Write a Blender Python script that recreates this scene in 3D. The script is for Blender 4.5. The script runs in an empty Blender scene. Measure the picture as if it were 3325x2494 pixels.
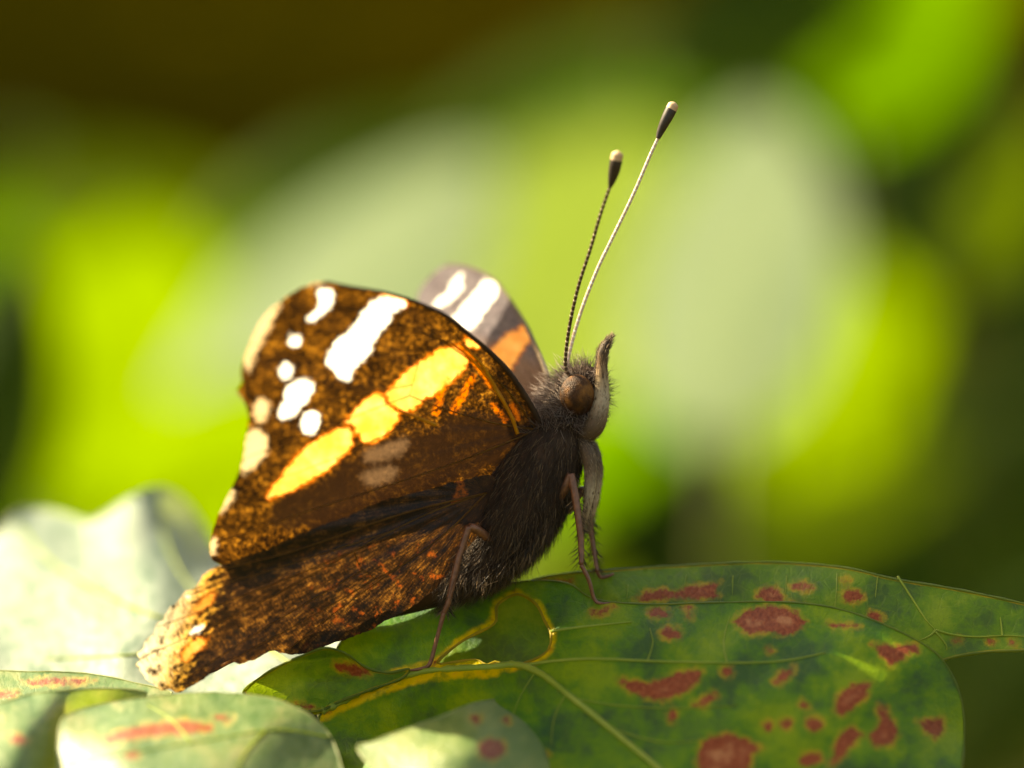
import bpy, bmesh, math, random
import numpy as np
from mathutils import Vector, Matrix
from mathutils.geometry import delaunay_2d_cdt

random.seed(7); RNG = np.random.default_rng(11)
scene = bpy.context.scene
COL = scene.collection
MM = 0.001

# ------------------------------------------------------------------ camera
PXMM = 61.6                       # photograph pixels per millimetre at the focus distance
CX, CY = 1662.5, 1247.0
FOCUS = 300.0                     # mm from lens to the butterfly's eye
PITCH = math.radians(14)
FWD = Vector((0, math.cos(PITCH), -math.sin(PITCH)))
UPV = Vector((0, math.sin(PITCH), math.cos(PITCH)))
RGT = Vector((1, 0, 0))
CENTRE = Vector((0, 0, 300.0))    # mm: the point in focus, 30 cm over the soil
CAM = CENTRE - FWD * FOCUS
cd = bpy.data.cameras.new('camera'); cam = bpy.data.objects.new('camera', cd); COL.objects.link(cam)
cam.location = CAM * MM
cam.rotation_euler = (math.pi / 2 - PITCH, 0, 0)
cd.sensor_width = 36.0
cd.lens = 36.0 * FOCUS / (3325 / PXMM)
cd.clip_start = 0.01; cd.clip_end = 500
cd.dof.use_dof = True
cd.dof.focus_distance = FOCUS * MM
cd.dof.aperture_fstop = cd.lens / 11.0     # 11 mm pupil
scene.camera = cam

# ------------------------------------------------------------------ light
SUN = Vector((-0.70, 0.36, 0.60)).normalized()
elev = math.asin(SUN.z); azim = math.atan2(SUN.x, SUN.y)
world = bpy.data.worlds.new('World'); scene.world = world; world.use_nodes = True
wn = world.node_tree; bg = wn.nodes['Background']
sky = wn.nodes.new('ShaderNodeTexSky'); sky.sky_type = 'NISHITA'; sky.sun_disc = False
sky.sun_elevation = elev; sky.sun_rotation = azim
sky.dust_density = 3.0; sky.ozone_density = 0.6
wn.links.new(sky.outputs['Color'], bg.inputs['Color']); bg.inputs['Strength'].default_value = 0.095
sl = bpy.data.lights.new('sun', 'SUN'); sl.energy = 5.0; sl.angle = math.radians(0.5); sl.color = (1.0, 0.965, 0.90)
so = bpy.data.objects.new('sun', sl); COL.objects.link(so)
so.rotation_euler = SUN.to_track_quat('Z', 'Y').to_euler(); so.location = SUN * 2
scene.view_settings.view_transform = 'Standard'; scene.view_settings.look = 'None'
scene.view_settings.exposure = 1.9; scene.view_settings.gamma = 1.0
scene.view_settings.use_white_balance = True; scene.view_settings.white_balance_temperature = 10000; scene.view_settings.white_balance_tint = 4
scene.cycles.use_denoising = True
scene.cycles.max_bounces = 10; scene.cycles.diffuse_bounces = 5; scene.cycles.transmission_bounces = 8
scene.cycles.transparent_max_bounces = 8; scene.cycles.sample_clamp_indirect = 6

# ------------------------------------------------------------------ helpers
def W(px, py, d):
    """a photograph pixel and its distance d (mm, + away) from the focus plane -> a place, in mm"""
    k = (FOCUS + d) / FOCUS
    return CENTRE + RGT * ((px - CX) / PXMM * k) + UPV * (-(py - CY) / PXMM * k) + FWD * d

def Wa(P):
    P = np.asarray(P, float); k = ((FOCUS + P[:, 2]) / FOCUS)[:, None]
    return (np.array(CENTRE)[None] + np.array(RGT)[None] * ((P[:, 0:1] - CX) / PXMM * k)
            + np.array(UPV)[None] * (-(P[:, 1:2] - CY) / PXMM * k) + np.array(FWD)[None] * P[:, 2:3])

def catmull(pts, n=6, closed=False):
    P = np.asarray(pts, float); N = len(P); out = []
    for i in range(N if closed else N - 1):
        g = lambda j: P[j % N] if closed else P[min(max(j, 0), N - 1)]
        a, b, c, e = g(i - 1), g(i), g(i + 1), g(i + 2)
        for k in range(n):
            t = k / n
            out.append(0.5 * (2 * b + (c - a) * t + (2 * a - 5 * b + 4 * c - e) * t * t + (3 * b - a - 3 * c + e) * t ** 3))
    if not closed: out.append(P[-1])
    return np.array(out)

def resample(P, step, closed):
    Q = np.vstack([P, P[:1]]) if closed else P
    L = np.concatenate([[0], np.cumsum(np.linalg.norm(np.diff(Q, axis=0), axis=1))])
    n = max(3, int(round(L[-1] / step)))
    s = np.linspace(0, L[-1], n + 1)
    R = np.stack([np.interp(s, L, Q[:, k]) for k in range(Q.shape[1])], 1)
    return R[:-1] if closed else R

def inside(P, poly):
    x, y = P[:, 0], P[:, 1]; r = np.zeros(len(P), bool); n = len(poly)
    for i in range(n):
        x0, y0 = poly[i]; x1, y1 = poly[(i + 1) % n]
        c = (y0 > y) != (y1 > y)
        if abs(y1 - y0) < 1e-9: continue
        r ^= c & (x < (x1 - x0) * (y - y0) / (y1 - y0) + x0)
    return r

def segdist(P, A, B):
    d = B - A; t = np.clip(((P - A) @ d) / max(d @ d, 1e-9), 0, 1)
    return np.linalg.norm(P - (A + t[:, None] * d), axis=1)

def sdf(P, poly):
    """distance in mm to a closed outline, positive inside"""
    poly = np.asarray(poly, float); m = np.full(len(P), 1e9)
    for i in range(len(poly)): m = np.minimum(m, segdist(P, poly[i], poly[(i + 1) % len(poly)]))
    return np.where(inside(P, poly), m, -m) / PXMM

def line_sdf(P, line, r):
    line = np.asarray(line, float); m = np.full(len(P), 1e9)
    for i in range(len(line) - 1): m = np.minimum(m, segdist(P, line[i], line[i + 1]))
    return (r - m) / PXMM

def ell(cx, cy, rx, ry, rot=0, n=14, wob=0.0):
    out = []
    for k in range(n):
        a = 2 * math.pi * k / n; r = 1 + wob * (random.random() - .5)
        x, y = rx * math.cos(a) * r, ry * math.sin(a) * r
        out.append((cx + x * math.cos(rot) - y * math.sin(rot), cy + x * math.sin(rot) + y * math.cos(rot)))
    return out

class TPS:
    """smooth depth through control points (px, py, d)"""
    def __init__(self, C, lam=1e-3):
        C = np.asarray(C, float); self.X = C[:, :2] / 500; n = len(C)
        K = self.k(np.linalg.norm(self.X[:, None] - self.X[None], axis=2)) + lam * np.eye(n)
        Q = np.hstack([np.ones((n, 1)), self.X]); A = np.zeros((n + 3, n + 3))
        A[:n, :n] = K; A[:n, n:] = Q; A[n:, :n] = Q.T
        self.w = np.linalg.solve(A, np.concatenate([C[:, 2], np.zeros(3)]))
    @staticmethod
    def k(r): return np.where(r > 1e-9, r * r * np.log(np.maximum(r, 1e-9)), 0)
    def __call__(self, P):
        P = np.atleast_2d(np.asarray(P, float))[:, :2] / 500
        K = self.k(np.linalg.norm(P[:, None] - self.X[None], axis=2)); n = len(self.X)
        return K @ self.w[:n] + self.w[n] + P @ self.w[n + 1:]

def link(name, me, mat=None, parent=None, smooth=True):
    o = bpy.data.objects.new(name, me); COL.objects.link(o)
    if mat: me.materials.append(mat)
    if smooth and len(me.polygons): me.polygons.foreach_set('use_smooth', [True] * len(me.polygons))
    if parent is not None:
        o.parent = parent
    return o

def mesh(name, V, F, mat=None, parent=None, smooth=True, attrs=None):
    """V in mm; parents keep their transform at the origin so parts need no inverse"""
    me = bpy.data.meshes.new(name)
    me.from_pydata((np.asarray(V, float) * MM).tolist(), [], F); me.update()
    for k, a in (attrs or {}).items():
        a = np.asarray(a, float)
        if a.ndim == 1:
            t = me.attributes.new(k, 'FLOAT', 'POINT'); t.data.foreach_set('value', a.astype(np.float32))
        else:
            t = me.attributes.new(k, 'FLOAT_VECTOR', 'POINT'); t.data.foreach_set('vector', a.astype(np.float32).ravel())
    return link(name, me, mat, parent, smooth)

def tag(o, label=None, cat=None, group=None, kind=None):
    for k, v in (('label', label), ('category', cat), ('group', group), ('kind', kind)):
        if v: o[k] = v
    return o

def empty(name, loc, label, cat, group=None):
    o = bpy.data.objects.new(name, None); COL.objects.link(o)
    o.empty_display_size = 0.005
    o['base'] = [c * MM for c in loc]
    return tag(o, label, cat, group)

def settle(root):
    """move the Empty to its base point; children are compensated"""
    b = Vector(root['base']); del root['base']
    root.location = b
    for c in root.children: c.location = c.location - b

def sheet(name, outline, ctrl, step, mat, parent=None, holes=(), rough=None, masks=None, smooth_n=5, lines=None, jag=0.0, lam=1e-3):
    """a thin curved blade: outline in pixels, depth through control points; returns object and its depth function"""
    out = resample(catmull(outline, smooth_n, True), step, True)
    if jag:
        nrm = np.roll(out, -1, 0) - np.roll(out, 1, 0); nrm = np.stack([nrm[:, 1], -nrm[:, 0]], 1)
        nrm /= np.maximum(np.linalg.norm(nrm, axis=1, keepdims=True), 1e-6)
        j = RNG.normal(0, 1, len(out)); j = (j + np.roll(j, 1)) * .6
        out = out + nrm * (j * jag)[:, None]
    hs = [resample(catmull(h, smooth_n, True), step, True) for h in holes]
    lo, hi = out.min(0), out.max(0)
    gx, gy = np.meshgrid(np.arange(lo[0], hi[0], step), np.arange(lo[1], hi[1], step * .87))
    gx = gx + (np.arange(gx.shape[0]) % 2)[:, None] * step * .5
    G = np.stack([gx.ravel(), gy.ravel()], 1)
    keep = inside(G, out)
    rim = np.full(len(G), 1e9)
    for poly in [out] + hs:
        for i in range(len(poly)): rim = np.minimum(rim, segdist(G, poly[i], poly[(i + 1) % len(poly)]))
    keep &= rim > step * .55
    for h in hs: keep &= ~inside(G, h)
    G = G[keep]
    loops = [out] + hs; pts = [G]; edges = []; base = len(G)
    for lp in loops:
        n = len(lp); edges += [(base + i, base + (i + 1) % n) for i in range(n)]; pts.append(lp); base += n
    P = np.vstack(pts)
    r = delaunay_2d_cdt([Vector(p) for p in P.tolist()], edges, [], 0, 1e-4)
    P = np.array([[v.x, v.y] for v in r[0]]); F = np.array([list(f) for f in r[2]])
    c = P[F].mean(1); ok = inside(c, out)
    for h in hs: ok &= ~inside(c, h)
    F = F[ok]
    a, b, e = P[F[:, 0]], P[F[:, 1]], P[F[:, 2]]
    s = (b[:, 0] - a[:, 0]) * (e[:, 1] - a[:, 1]) - (b[:, 1] - a[:, 1]) * (e[:, 0] - a[:, 0])
    F[s > 0] = F[s > 0][:, ::-1]
    tps = TPS(ctrl, lam)
    depth = (lambda Q: tps(Q) + (rough(np.atleast_2d(np.asarray(Q, float))) if rough else 0))
    d = depth(P)
    edge = np.full(len(P), 1e9)
    for poly in loops:
        for i in range(len(poly)): edge = np.minimum(edge, segdist(P, poly[i], poly[(i + 1) % len(poly)]))
    attrs = {'surf': np.column_stack([P[:, 0] / PXMM, -P[:, 1] / PXMM, np.zeros(len(P))]), 'edge': edge / PXMM}
    for k, polys in (masks or {}).items():
        m = np.full(len(P), -5.0)
        for q in polys: m = np.maximum(m, q(P) if callable(q) else sdf(P, q))
        attrs[k] = m
    o = mesh(name, Wa(np.column_stack([P, d])), F.tolist(), mat, parent, True, attrs)
    return o, depth, loops

def tube_geo(path, radii, seg=8, cap=True, flat=1.0):
    """swept tube through 3-D points (mm)"""
    P = np.asarray(path, float); n = len(P); R = np.broadcast_to(np.asarray(radii, float), (n,))
    T = np.gradient(P, axis=0); T /= np.maximum(np.linalg.norm(T, axis=1, keepdims=True), 1e-9)
    up = np.array([0.13, -0.9, 0.41]); V = []; F = []; S = []
    L = np.concatenate([[0], np.cumsum(np.linalg.norm(np.diff(P, axis=0), axis=1))])
    for i in range(n):
        a = np.cross(T[i], up); a /= max(np.linalg.norm(a), 1e-9); b = np.cross(a, T[i])
        for k in range(seg):
            w = 2 * math.pi * k / seg
            V.append(P[i] + R[i] * (math.cos(w) * a + flat * math.sin(w) * b)); S.append((L[i], k / seg, 0))
    for i in range(n - 1):
        for k in range(seg):
            F.append([i * seg + k, i * seg + (k + 1) % seg, (i + 1) * seg + (k + 1) % seg, (i + 1) * seg + k])
    if cap:
        F.append(list(range(seg))[::-1]); F.append([(n - 1) * seg + k for k in range(seg)])
    return np.array(V), F, np.array(S)

def tube(name, path, radii, mat, parent, seg=8, flat=1.0):
    V, F, S = tube_geo(path, radii, seg, True, flat)
    return mesh(name, V, F, mat, parent, True, {'surf': S})

def on_sheet(line, depth, lift, n=8):
    """a pixel polyline laid on a blade, lifted towards the lens by lift mm"""
    L = catmull(line, n); return Wa(np.column_stack([L, depth(L) - lift]))

def hairs(name, roots, dirs, length, width, mat, parent, bend=None, tint=None):
    """tapered two-joint hairs, three-sided at the root; one mass"""
    n = len(roots); D = dirs / np.linalg.norm(dirs, axis=1, keepdims=True)
    Lh = np.broadcast_to(length, (n,))[:, None]; w = np.broadcast_to(width, (n,))[:, None]
    ref = RNG.normal(size=(n, 3)); A = np.cross(D, ref); A /= np.linalg.norm(A, axis=1, keepdims=True); B = np.cross(D, A)
    bd = np.zeros((n, 3)) if bend is None else bend
    mid = roots + D * Lh * .5 + bd * Lh * .12; tip = roots + D * Lh * .95 + bd * Lh * .42
    c3 = [(1, 0), (-.5, .866), (-.5, -.866)]
    V = np.concatenate([np.stack([roots + w * (x * A + y * B) for x, y in c3], 1), np.stack([mid + .7 * w * (x * A + y * B) for x, y in c3], 1), tip[:, None]], 1)
    base = (np.arange(n) * 7)[:, None]
    q = np.concatenate([base + np.array([[i, (i + 1) % 3, 3 + (i + 1) % 3, 3 + i]]) for i in range(3)])
    t = np.concatenate([base + np.array([[3 + i, 3 + (i + 1) % 3, 6]]) for i in range(3)])
    tn = RNG.random(n) if tint is None else tint
    return mesh(name, V.reshape(-1, 3), q.tolist() + t.tolist(), mat, parent, True, {'tint': np.repeat(tn, 7)})

# ------------------------------------------------------------------ materials
class NT:
    def __init__(self, name):
        self.m = bpy.data.materials.new(name); self.m.use_nodes = True; self.t = self.m.node_tree
        self.t.nodes.clear(); self.out = self.n('ShaderNodeOutputMaterial')
    def n(self, typ, **kw):
        x = self.t.nodes.new(typ)
        for k, v in kw.items(): setattr(x, k, v)
        return x
    def l(self, a, b): self.t.links.new(a, b)
    def put(self, sock, v):
        if hasattr(v, 'is_output'): self.l(v, sock)
        elif isinstance(v, (tuple, list)) and len(v) == 3 and sock.type == 'RGBA': sock.default_value = (*v, 1)
        else: sock.default_value = v
    def attr(self, name, out='Fac'): return self.n('ShaderNodeAttribute', attribute_name=name).outputs[out]
    def math(self, op, a, b=0.0, c=0.0):
        x = self.n('ShaderNodeMath', operation=op)
        for i, v in enumerate((a, b, c)): self.put(x.inputs[i], v)
        return x.outputs[0]
    def vscale(self, v, s):
        x = self.n('ShaderNodeVectorMath', operation='MULTIPLY'); self.l(v, x.inputs[0]); x.inputs[1].default_value = s; return x.outputs[0]
    def noise(self, vec, scale, detail=4, rough=.55, out='Fac'):
        x = self.n('ShaderNodeTexNoise'); self.l(vec, x.inputs['Vector'])
        x.inputs['Scale'].default_value = scale; x.inputs['Detail'].default_value = detail; x.inputs['Roughness'].default_value = rough
        return x.outputs[out]
    def ramp(self, fac, stops, interp='LINEAR'):
        x = self.n('ShaderNodeValToRGB'); self.put(x.inputs[0], fac); r = x.color_ramp; r.interpolation = interp
        while len(r.elements) > 1: r.elements.remove(r.elements[-1])
        for i, (p, c) in enumerate(stops):
            e = r.elements[0] if i == 0 else r.elements.new(p)
            e.position = p; e.color = (*c, 1) if len(c) == 3 else c
        return x.outputs[0]
    def step(self, v, lo, hi):
        x = self.n('ShaderNodeMapRange', interpolation_type='SMOOTHSTEP'); self.put(x.inputs['Value'], v)
        x.inputs['From Min'].default_value = lo; x.inputs['From Max'].default_value = hi; return x.outputs[0]
    def mix(self, f, a, b, blend='MIX'):
        x = self.n('ShaderNodeMix', data_type='RGBA', blend_type=blend); self.put(x.inputs[0], f); self.put(x.inputs[6], a); self.put(x.inputs[7], b); return x.outputs[2]
    def bump(self, h, dist, strength=1.0):
        x = self.n('ShaderNodeBump'); self.l(h, x.inputs['Height']); x.inputs['Distance'].default_value = dist; x.inputs['Strength'].default_value = strength; return x.outputs[0]
    def finish(self, color, rough=.5, spec=.5, trans=None, tfac=0.0, normal=None, sheen=0.0):
        p = self.n('ShaderNodeBsdfPrincipled'); self.put(p.inputs['Base Color'], color); self.put(p.inputs['Roughness'], rough)
        self.put(p.inputs['Specular IOR Level'], spec); p.inputs['Sheen Weight'].default_value = sheen
        if normal is not None: self.l(normal, p.inputs['Normal'])
        s = p.outputs[0]
        if trans is not None:
            t = self.n('ShaderNodeBsdfTranslucent'); self.put(t.inputs['Color'], trans)
            if normal is not None: self.l(normal, t.inputs['Normal'])
            mx = self.n('ShaderNodeMixShader'); self.put(mx.inputs[0], tfac); self.l(s, mx.inputs[1]); self.l(t.outputs[0], mx.inputs[2]); s = mx.outputs[0]
        self.l(s, self.out.inputs['Surface']); return self.m

def leaf_mat(name, dark, mid, pale, yellow=(.42, .30, .02), rough=.42, spec=.5, tfac=.35, trans=(.30, .36, .02), spots=True, edge_w=0.0, net=1.0, glare_tint=0.0, hole=False):
    k = NT(name); s = k.attr('surf', 'Vector')
    a = k.noise(s, .30, 4); b = k.noise(s, 1.6, 6, .65); c = k.noise(s, 9, 3)
    col = k.ramp(k.math('ADD', k.math('MULTIPLY', a, .7), k.math('MULTIPLY', b, .3)), [(.40, dark), (.5, mid), (.60, pale)])
    col = k.mix(k.math('MULTIPLY', k.step(c, .50, .72), .40), col, dark)
    tc = k.mix(.5, col, trans)
    vor = k.n('ShaderNodeTexVoronoi', feature='DISTANCE_TO_EDGE'); vor.inputs['Scale'].default_value = 1.3
    wv = k.n('ShaderNodeVectorMath', operation='ADD'); k.l(s, wv.inputs[0]); k.l(k.vscale(k.noise(s, .9, 2, .5, 'Color'), (.9, .9, 0)), wv.inputs[1])
    k.l(wv.outputs[0], vor.inputs['Vector'])
    vein = k.math('SUBTRACT', 1.0, k.step(vor.outputs['Distance'], .0, .09))
    col = k.mix(k.math('MULTIPLY', vein, .22 * net), col, pale)
    if edge_w:
        e = k.math('ADD', k.attr('edge'), k.math('MULTIPLY', k.math('SUBTRACT', b, .5), edge_w * 1.2))
        ef = k.math('SUBTRACT', 1.0, k.step(e, edge_w * .35, edge_w))
        col = k.mix(ef, col, yellow); tc = k.mix(ef, tc, yellow)
    if hole:
        hd = k.math('ADD', k.attr('hole'), k.math('MULTIPLY', k.math('SUBTRACT', k.noise(s, 1.8, 5, .65), .5), .5))
        hf = k.step(hd, -.42, -.12)
        yc = k.ramp(k.noise(s, 1.3, 4), [(.35, (.26, .26, .01)), (.5, (.62, .44, .012)), (.62, (.66, .42, .015)), (.74, (.28, .08, .015))])
        col = k.mix(hf, col, yc); tc = k.mix(hf, tc, yc)
    if spots:
        d = k.math('ADD', k.attr('spot'), k.math('MULTIPLY', k.math('SUBTRACT', k.noise(s, 2.6, 6, .65), .5), .75))
        halo = k.step(d, -.34, -.02); red = k.step(d, -.13, .13); core = k.step(d, .22, .70)
        col = k.mix(k.math('MULTIPLY', halo, k.step(k.noise(s, 1.1, 3), .36, .66)), col, yellow)
        rc = k.ramp(k.noise(s, 5, 4), [(.3, (.19, .034, .012)), (.55, (.33, .072, .026)), (.8, (.44, .16, .06))])
        rc = k.mix(k.math('MULTIPLY', core, k.step(k.noise(s, 1.1, 3), .40, .70)), rc, (.66, .28, .12))
        col = k.mix(red, col, rc); tc = k.mix(red, k.mix(k.math('MULTIPLY', halo, .8), tc, yellow), (.16, .03, .01))
    if glare_tint: col = k.mix(k.math('MULTIPLY', k.step(b, .3, .7), glare_tint), col, (.55, .60, .50))  # pale sun glare mixed into the leaf colour
    h = k.math('ADD', k.math('MULTIPLY', vein, -.22 * net), k.math('ADD', k.math('MULTIPLY', b, 1.2), k.math('MULTIPLY', k.noise(s, 16, 3), .25)))
    rgh = k.math('ADD', rough, k.math('MULTIPLY', k.math('SUBTRACT', b, .5), .25))
    return k.finish(col, rgh, spec, tc, tfac, k.bump(h, 0.00009, .8))

def plain(name, stops, scale, rough=.6, spec=.3, trans=None, tfac=0, bump=0, sheen=0, stretch=(1, 1, 1)):
    k = NT(name); s = k.vscale(k.attr('surf', 'Vector'), stretch); nz = k.noise(s, scale, 4)
    col = k.ramp(nz, stops)
    return k.finish(col, rough, spec, trans, tfac, k.bump(nz, bump) if bump else None, sheen)

M = {}
M['leaf_front'] = leaf_mat('spotted_leaf', (.014, .085, .024), (.062, .195, .010), (.175, .290, .010), hole=True, edge_w=.0, rough=.48, spec=.22, net=.6)
M['leaf_back'] = leaf_mat('strip_leaf', (.018, .085, .024), (.068, .190, .014), (.165, .270, .022), edge_w=.12, rough=.48, spec=.25, net=.9)
M['leaf_lit'] = leaf_mat('sunlit_leaf', (.055, .14, .045), (.12, .21, .07), (.24, .27, .10), rough=.42, spec=.8, glare_tint=.08, yellow=(.45, .38, .10), net=.4)  # lit copy of the leaf: sun brightness put into the base colour
M['leaf_lobe'] = leaf_mat('lobe_leaf', (.08, .16, .045), (.15, .23, .07), (.24, .29, .10), rough=.42, spec=.8, glare_tint=.0, net=.3)  # lit copy of the front leaf, sun glare painted in
M['leaf_glare'] = leaf_mat('glare_pale_leaf', (.09, .165, .11), (.14, .215, .16), (.21, .27, .21), rough=.45, spec=.8, spots=False, glare_tint=.4, net=.3)  # overexposed sun glare painted in as a pale colour
M['rim_yellow'] = plain('leaf_rim', [(.3, (.16, .15, .01)), (.6, (.38, .27, .012)), (.8, (.30, .12, .01))], .5, .5, .3, (.45, .33, .02), .4, stretch=(1, 0, 0))
M['rim_green'] = plain('leaf_margin', [(.3, (.06, .12, .012)), (.7, (.16, .20, .02))], .5, .45, .4, (.3, .35, .03), .4, stretch=(1, 0, 0))
M['rim_pale'] = plain('pale_margin', [(.3, (.20, .26, .10)), (.7, (.34, .36, .16))], .5, .45, .5, (.4, .45, .15), .4, stretch=(1, 0, 0))  # pale rim copy, blown-out sun on the edges painted in
M['vein'] = plain('leaf_vein', [(.3, (.20, .30, .03)), (.7, (.34, .40, .05))], .6, .45, .4, (.3, .35, .03), .35, stretch=(1, 0, 0))
M['midrib'] = plain('midrib', [(.25, (.07, .10, .01)), (.42, (.20, .17, .012)), (.58, (.34, .24, .012)), (.75, (.26, .09, .02))], .7, .5, .4, (.4, .3, .03), .25, 0.00004, stretch=(1, 3, 0))
M['stem'] = plain('green_stem', [(.3, (.05, .08, .015)), (.7, (.14, .11, .03))], .3, .55, .3, bump=.0001)
# background foliage: sun sheen, shine-through and shade are put into the leaf colours
M['bg_pale'] = leaf_mat('background_sheen', (.055, .118, .036), (.072, .14, .048), (.095, .158, .06), rough=.65, spec=.25, spots=False, glare_tint=.15, trans=(.26, .38, .03), net=.2)
M['bg_yellow'] = leaf_mat('background_yellow_green', (.08, .17, .005), (.115, .205, .006), (.155, .24, .008), rough=.55, spec=.3, spots=False, trans=(.24, .40, .008), tfac=.5, net=.2)
M['bg_bright'] = leaf_mat('background_bright_green', (.10, .16, .035), (.13, .19, .045), (.16, .22, .055), rough=.6, spec=.25, spots=False, trans=(.21, .31, .04), tfac=.5, net=.2)
M['bg_green'] = leaf_mat('background_green', (.04, .11, .005), (.06, .15, .005), (.09, .19, .007), rough=.55, spec=.3, spots=False, trans=(.12, .29, .005), tfac=.5, net=.2)
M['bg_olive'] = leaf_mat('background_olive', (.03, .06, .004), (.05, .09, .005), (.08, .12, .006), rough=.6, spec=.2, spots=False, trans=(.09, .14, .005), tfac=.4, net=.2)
M['bg_dark'] = leaf_mat('background_dark', (.008, .025, .003), (.014, .036, .004), (.03, .05, .005), rough=.7, spec=.05, spots=False, trans=(.03, .06, .003), tfac=.2)  # shade put into the leaf colour
M['bg_brown'] = leaf_mat('background_dry', (.04, .030, .006), (.06, .045, .008), (.09, .07, .012), rough=.7, spec=.1, spots=False, trans=(.07, .05, .01), tfac=.2)

def wing_mat(name, upper=False, hind=False):
    k = NT(name); s = k.attr('surf', 'Vector'); uv = k.attr('polar', 'Vector')
    streak = k.noise(k.vscale(uv, (3.2, .5, 0)), 3.0, 4, .6)
    scales = k.noise(k.vscale(uv, (2.4, 3.0, 0)), 3.4, 3, .7)       # rows of scales across the veins
    speck = k.noise(s, 3.4, 5, .75); blot = k.noise(s, .75, 4, .6)
    if upper:
        col = k.ramp(speck, [(.3, (.020, .013, .020)), (.5, (.055, .038, .050)), (.7, (.13, .095, .11))])  # purplish glare of the upper side put into this colour
        col = k.mix(k.math('MULTIPLY', k.attr('base'), .9), col, k.ramp(streak, [(.3, (.07, .032, .020)), (.7, (.17, .085, .055))]))
    else:
        t = k.math('ADD', k.math('MULTIPLY', speck, .55), k.math('ADD', k.math('MULTIPLY', blot, .25), k.math('MULTIPLY', scales, .2)))
        if hind:
            t = k.math('ADD', k.math('MULTIPLY', streak, .40), k.math('ADD', k.math('MULTIPLY', scales, .30), k.math('MULTIPLY', blot, .30)))
            col = k.ramp(t, [(.41, (.006, .003, .002)), (.48, (.020, .008, .003)), (.53, (.055, .021, .006)), (.58, (.15, .060, .012)), (.64, (.32, .14, .030)), (.73, (.56, .32, .08))])
            rust = k.step(k.noise(s, 1.6, 4, .65), .55, .70)
            col = k.mix(k.math('MULTIPLY', rust, k.math('MULTIPLY', k.attr('rust'), .8)), col, (.38, .075, .012))
            blk = k.step(k.noise(k.vscale(uv, (1.5, 1.1, 0)), 1.6, 4, .6), .56, .66)
            col = k.mix(k.math('MULTIPLY', blk, .85), col, (.010, .006, .004))
            pf = k.step(k.math('ADD', k.attr('pale'), k.math('MULTIPLY', k.math('SUBTRACT', streak, .5), 1.6)), .25, .55)  # pale tip: light through the single wing layer, put into the colour
            col = k.mix(k.math('MULTIPLY', pf, k.step(k.noise(k.vscale(uv, (2.6, 1.1, 0)), 1.9, 5, .7), .34, .56)), col, k.mix(k.step(k.math('ADD', k.attr('pale'), k.math('MULTIPLY', k.math('SUBTRACT', scales, .5), .8)), .35, 1.0), (.90, .44, .07), (.95, .84, .58)))
        else:
            col = k.ramp(t, [(.41, (.005, .002, .001)), (.48, (.016, .006, .001)), (.53, (.060, .022, .003)), (.58, (.19, .075, .009)), (.65, (.42, .20, .028)), (.73, (.60, .38, .10))])
            col = k.mix(k.math('MULTIPLY', k.step(k.math('ADD', k.attr('dark'), k.math('MULTIPLY', k.math('SUBTRACT', k.noise(s, .9, 4, .6), .5), 2.2)), -.25, .5), .90), col, (.012, .005, .002))  # dark base pigment, also standing in for shade of the overlapping wings
            col = k.mix(k.math('MULTIPLY', k.step(k.math('ADD', k.attr('pale'), k.math('MULTIPLY', k.math('SUBTRACT', speck, .5), 1.2)), -.15, .2), .7), col, (.66, .48, .28))  # pale margin patches, with glare along the outer edge painted in
    j = k.math('MULTIPLY', k.math('SUBTRACT', k.noise(s, 3.0, 6, .7), .5), .85)
    o = k.math('ADD', k.attr('orange'), j)
    oc = k.ramp(k.noise(s, 1.0, 3), [(.35, (.86, .29, .045)), (.55, (.93, .40, .095)), (.75, (.95, .52, .18))])
    halo = k.step(o, -.22, .0)
    col = k.mix(k.math('MULTIPLY', halo, .75), col, (.42, .10, .008))
    col = k.mix(k.step(o, -.06, .08), col, oc)
    w = k.math('ADD', k.attr('white'), k.math('MULTIPLY', j, .95))
    col = k.mix(k.step(w, -.04, .17), col, (.90, .87, .82))
    if not upper:
        g = k.math('ADD', k.attr('grey'), j)
        col = k.mix(k.math('MULTIPLY', k.step(g, -.2, .3), k.math('MULTIPLY', speck, .75)), col, (.17, .10, .055))
        r = k.math('ADD', k.attr('red'), k.math('MULTIPLY', j, .8))
        col = k.mix(k.math('MULTIPLY', k.step(r, -.15, .1), k.step(speck, .36, .56)), col, (.50, .11, .008))
    h = k.math('ADD', k.math('MULTIPLY', scales, 1.0), speck)
    return k.finish(col, .5, .35 if not upper else .12, col, (.37 if hind else .58) if not upper else .35, k.bump(h, .00005, .7), 0.1 if not upper else 0.0)

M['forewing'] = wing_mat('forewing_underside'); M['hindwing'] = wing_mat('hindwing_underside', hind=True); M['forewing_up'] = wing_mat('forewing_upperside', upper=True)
M['wing_vein'] = plain('wing_vein', [(.3, (.05, .022, .004)), (.7, (.20, .10, .015))], .6, .5, .4, (.45, .2, .02), .5, stretch=(1, 0, 0))
M['wing_vein_gold'] = plain('wing_vein_gold', [(.3, (.45, .16, .01)), (.7, (.70, .33, .03))], .6, .4, .5, (.8, .4, .04), .4, stretch=(1, 0, 0))
M['body'] = plain('thorax_skin', [(.3, (.020, .010, .005)), (.7, (.06, .032, .018))], .8, .7, .2)
def fur_mat(name, stops, sheen=.3):
    k = NT(name); col = k.ramp(k.attr('tint'), stops)
    return k.finish(col, .5, .25, col, .25, None, sheen * .4)
M['fur'] = fur_mat('fur', [(.0, (.010, .005, .002)), (.45, (.030, .014, .006)), (.8, (.075, .040, .018)), (1, (.36, .24, .14))])
M['fur_tan'] = fur_mat('fur_tan', [(.0, (.08, .045, .022)), (.5, (.28, .18, .10)), (1, (.52, .40, .26))])
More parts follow.
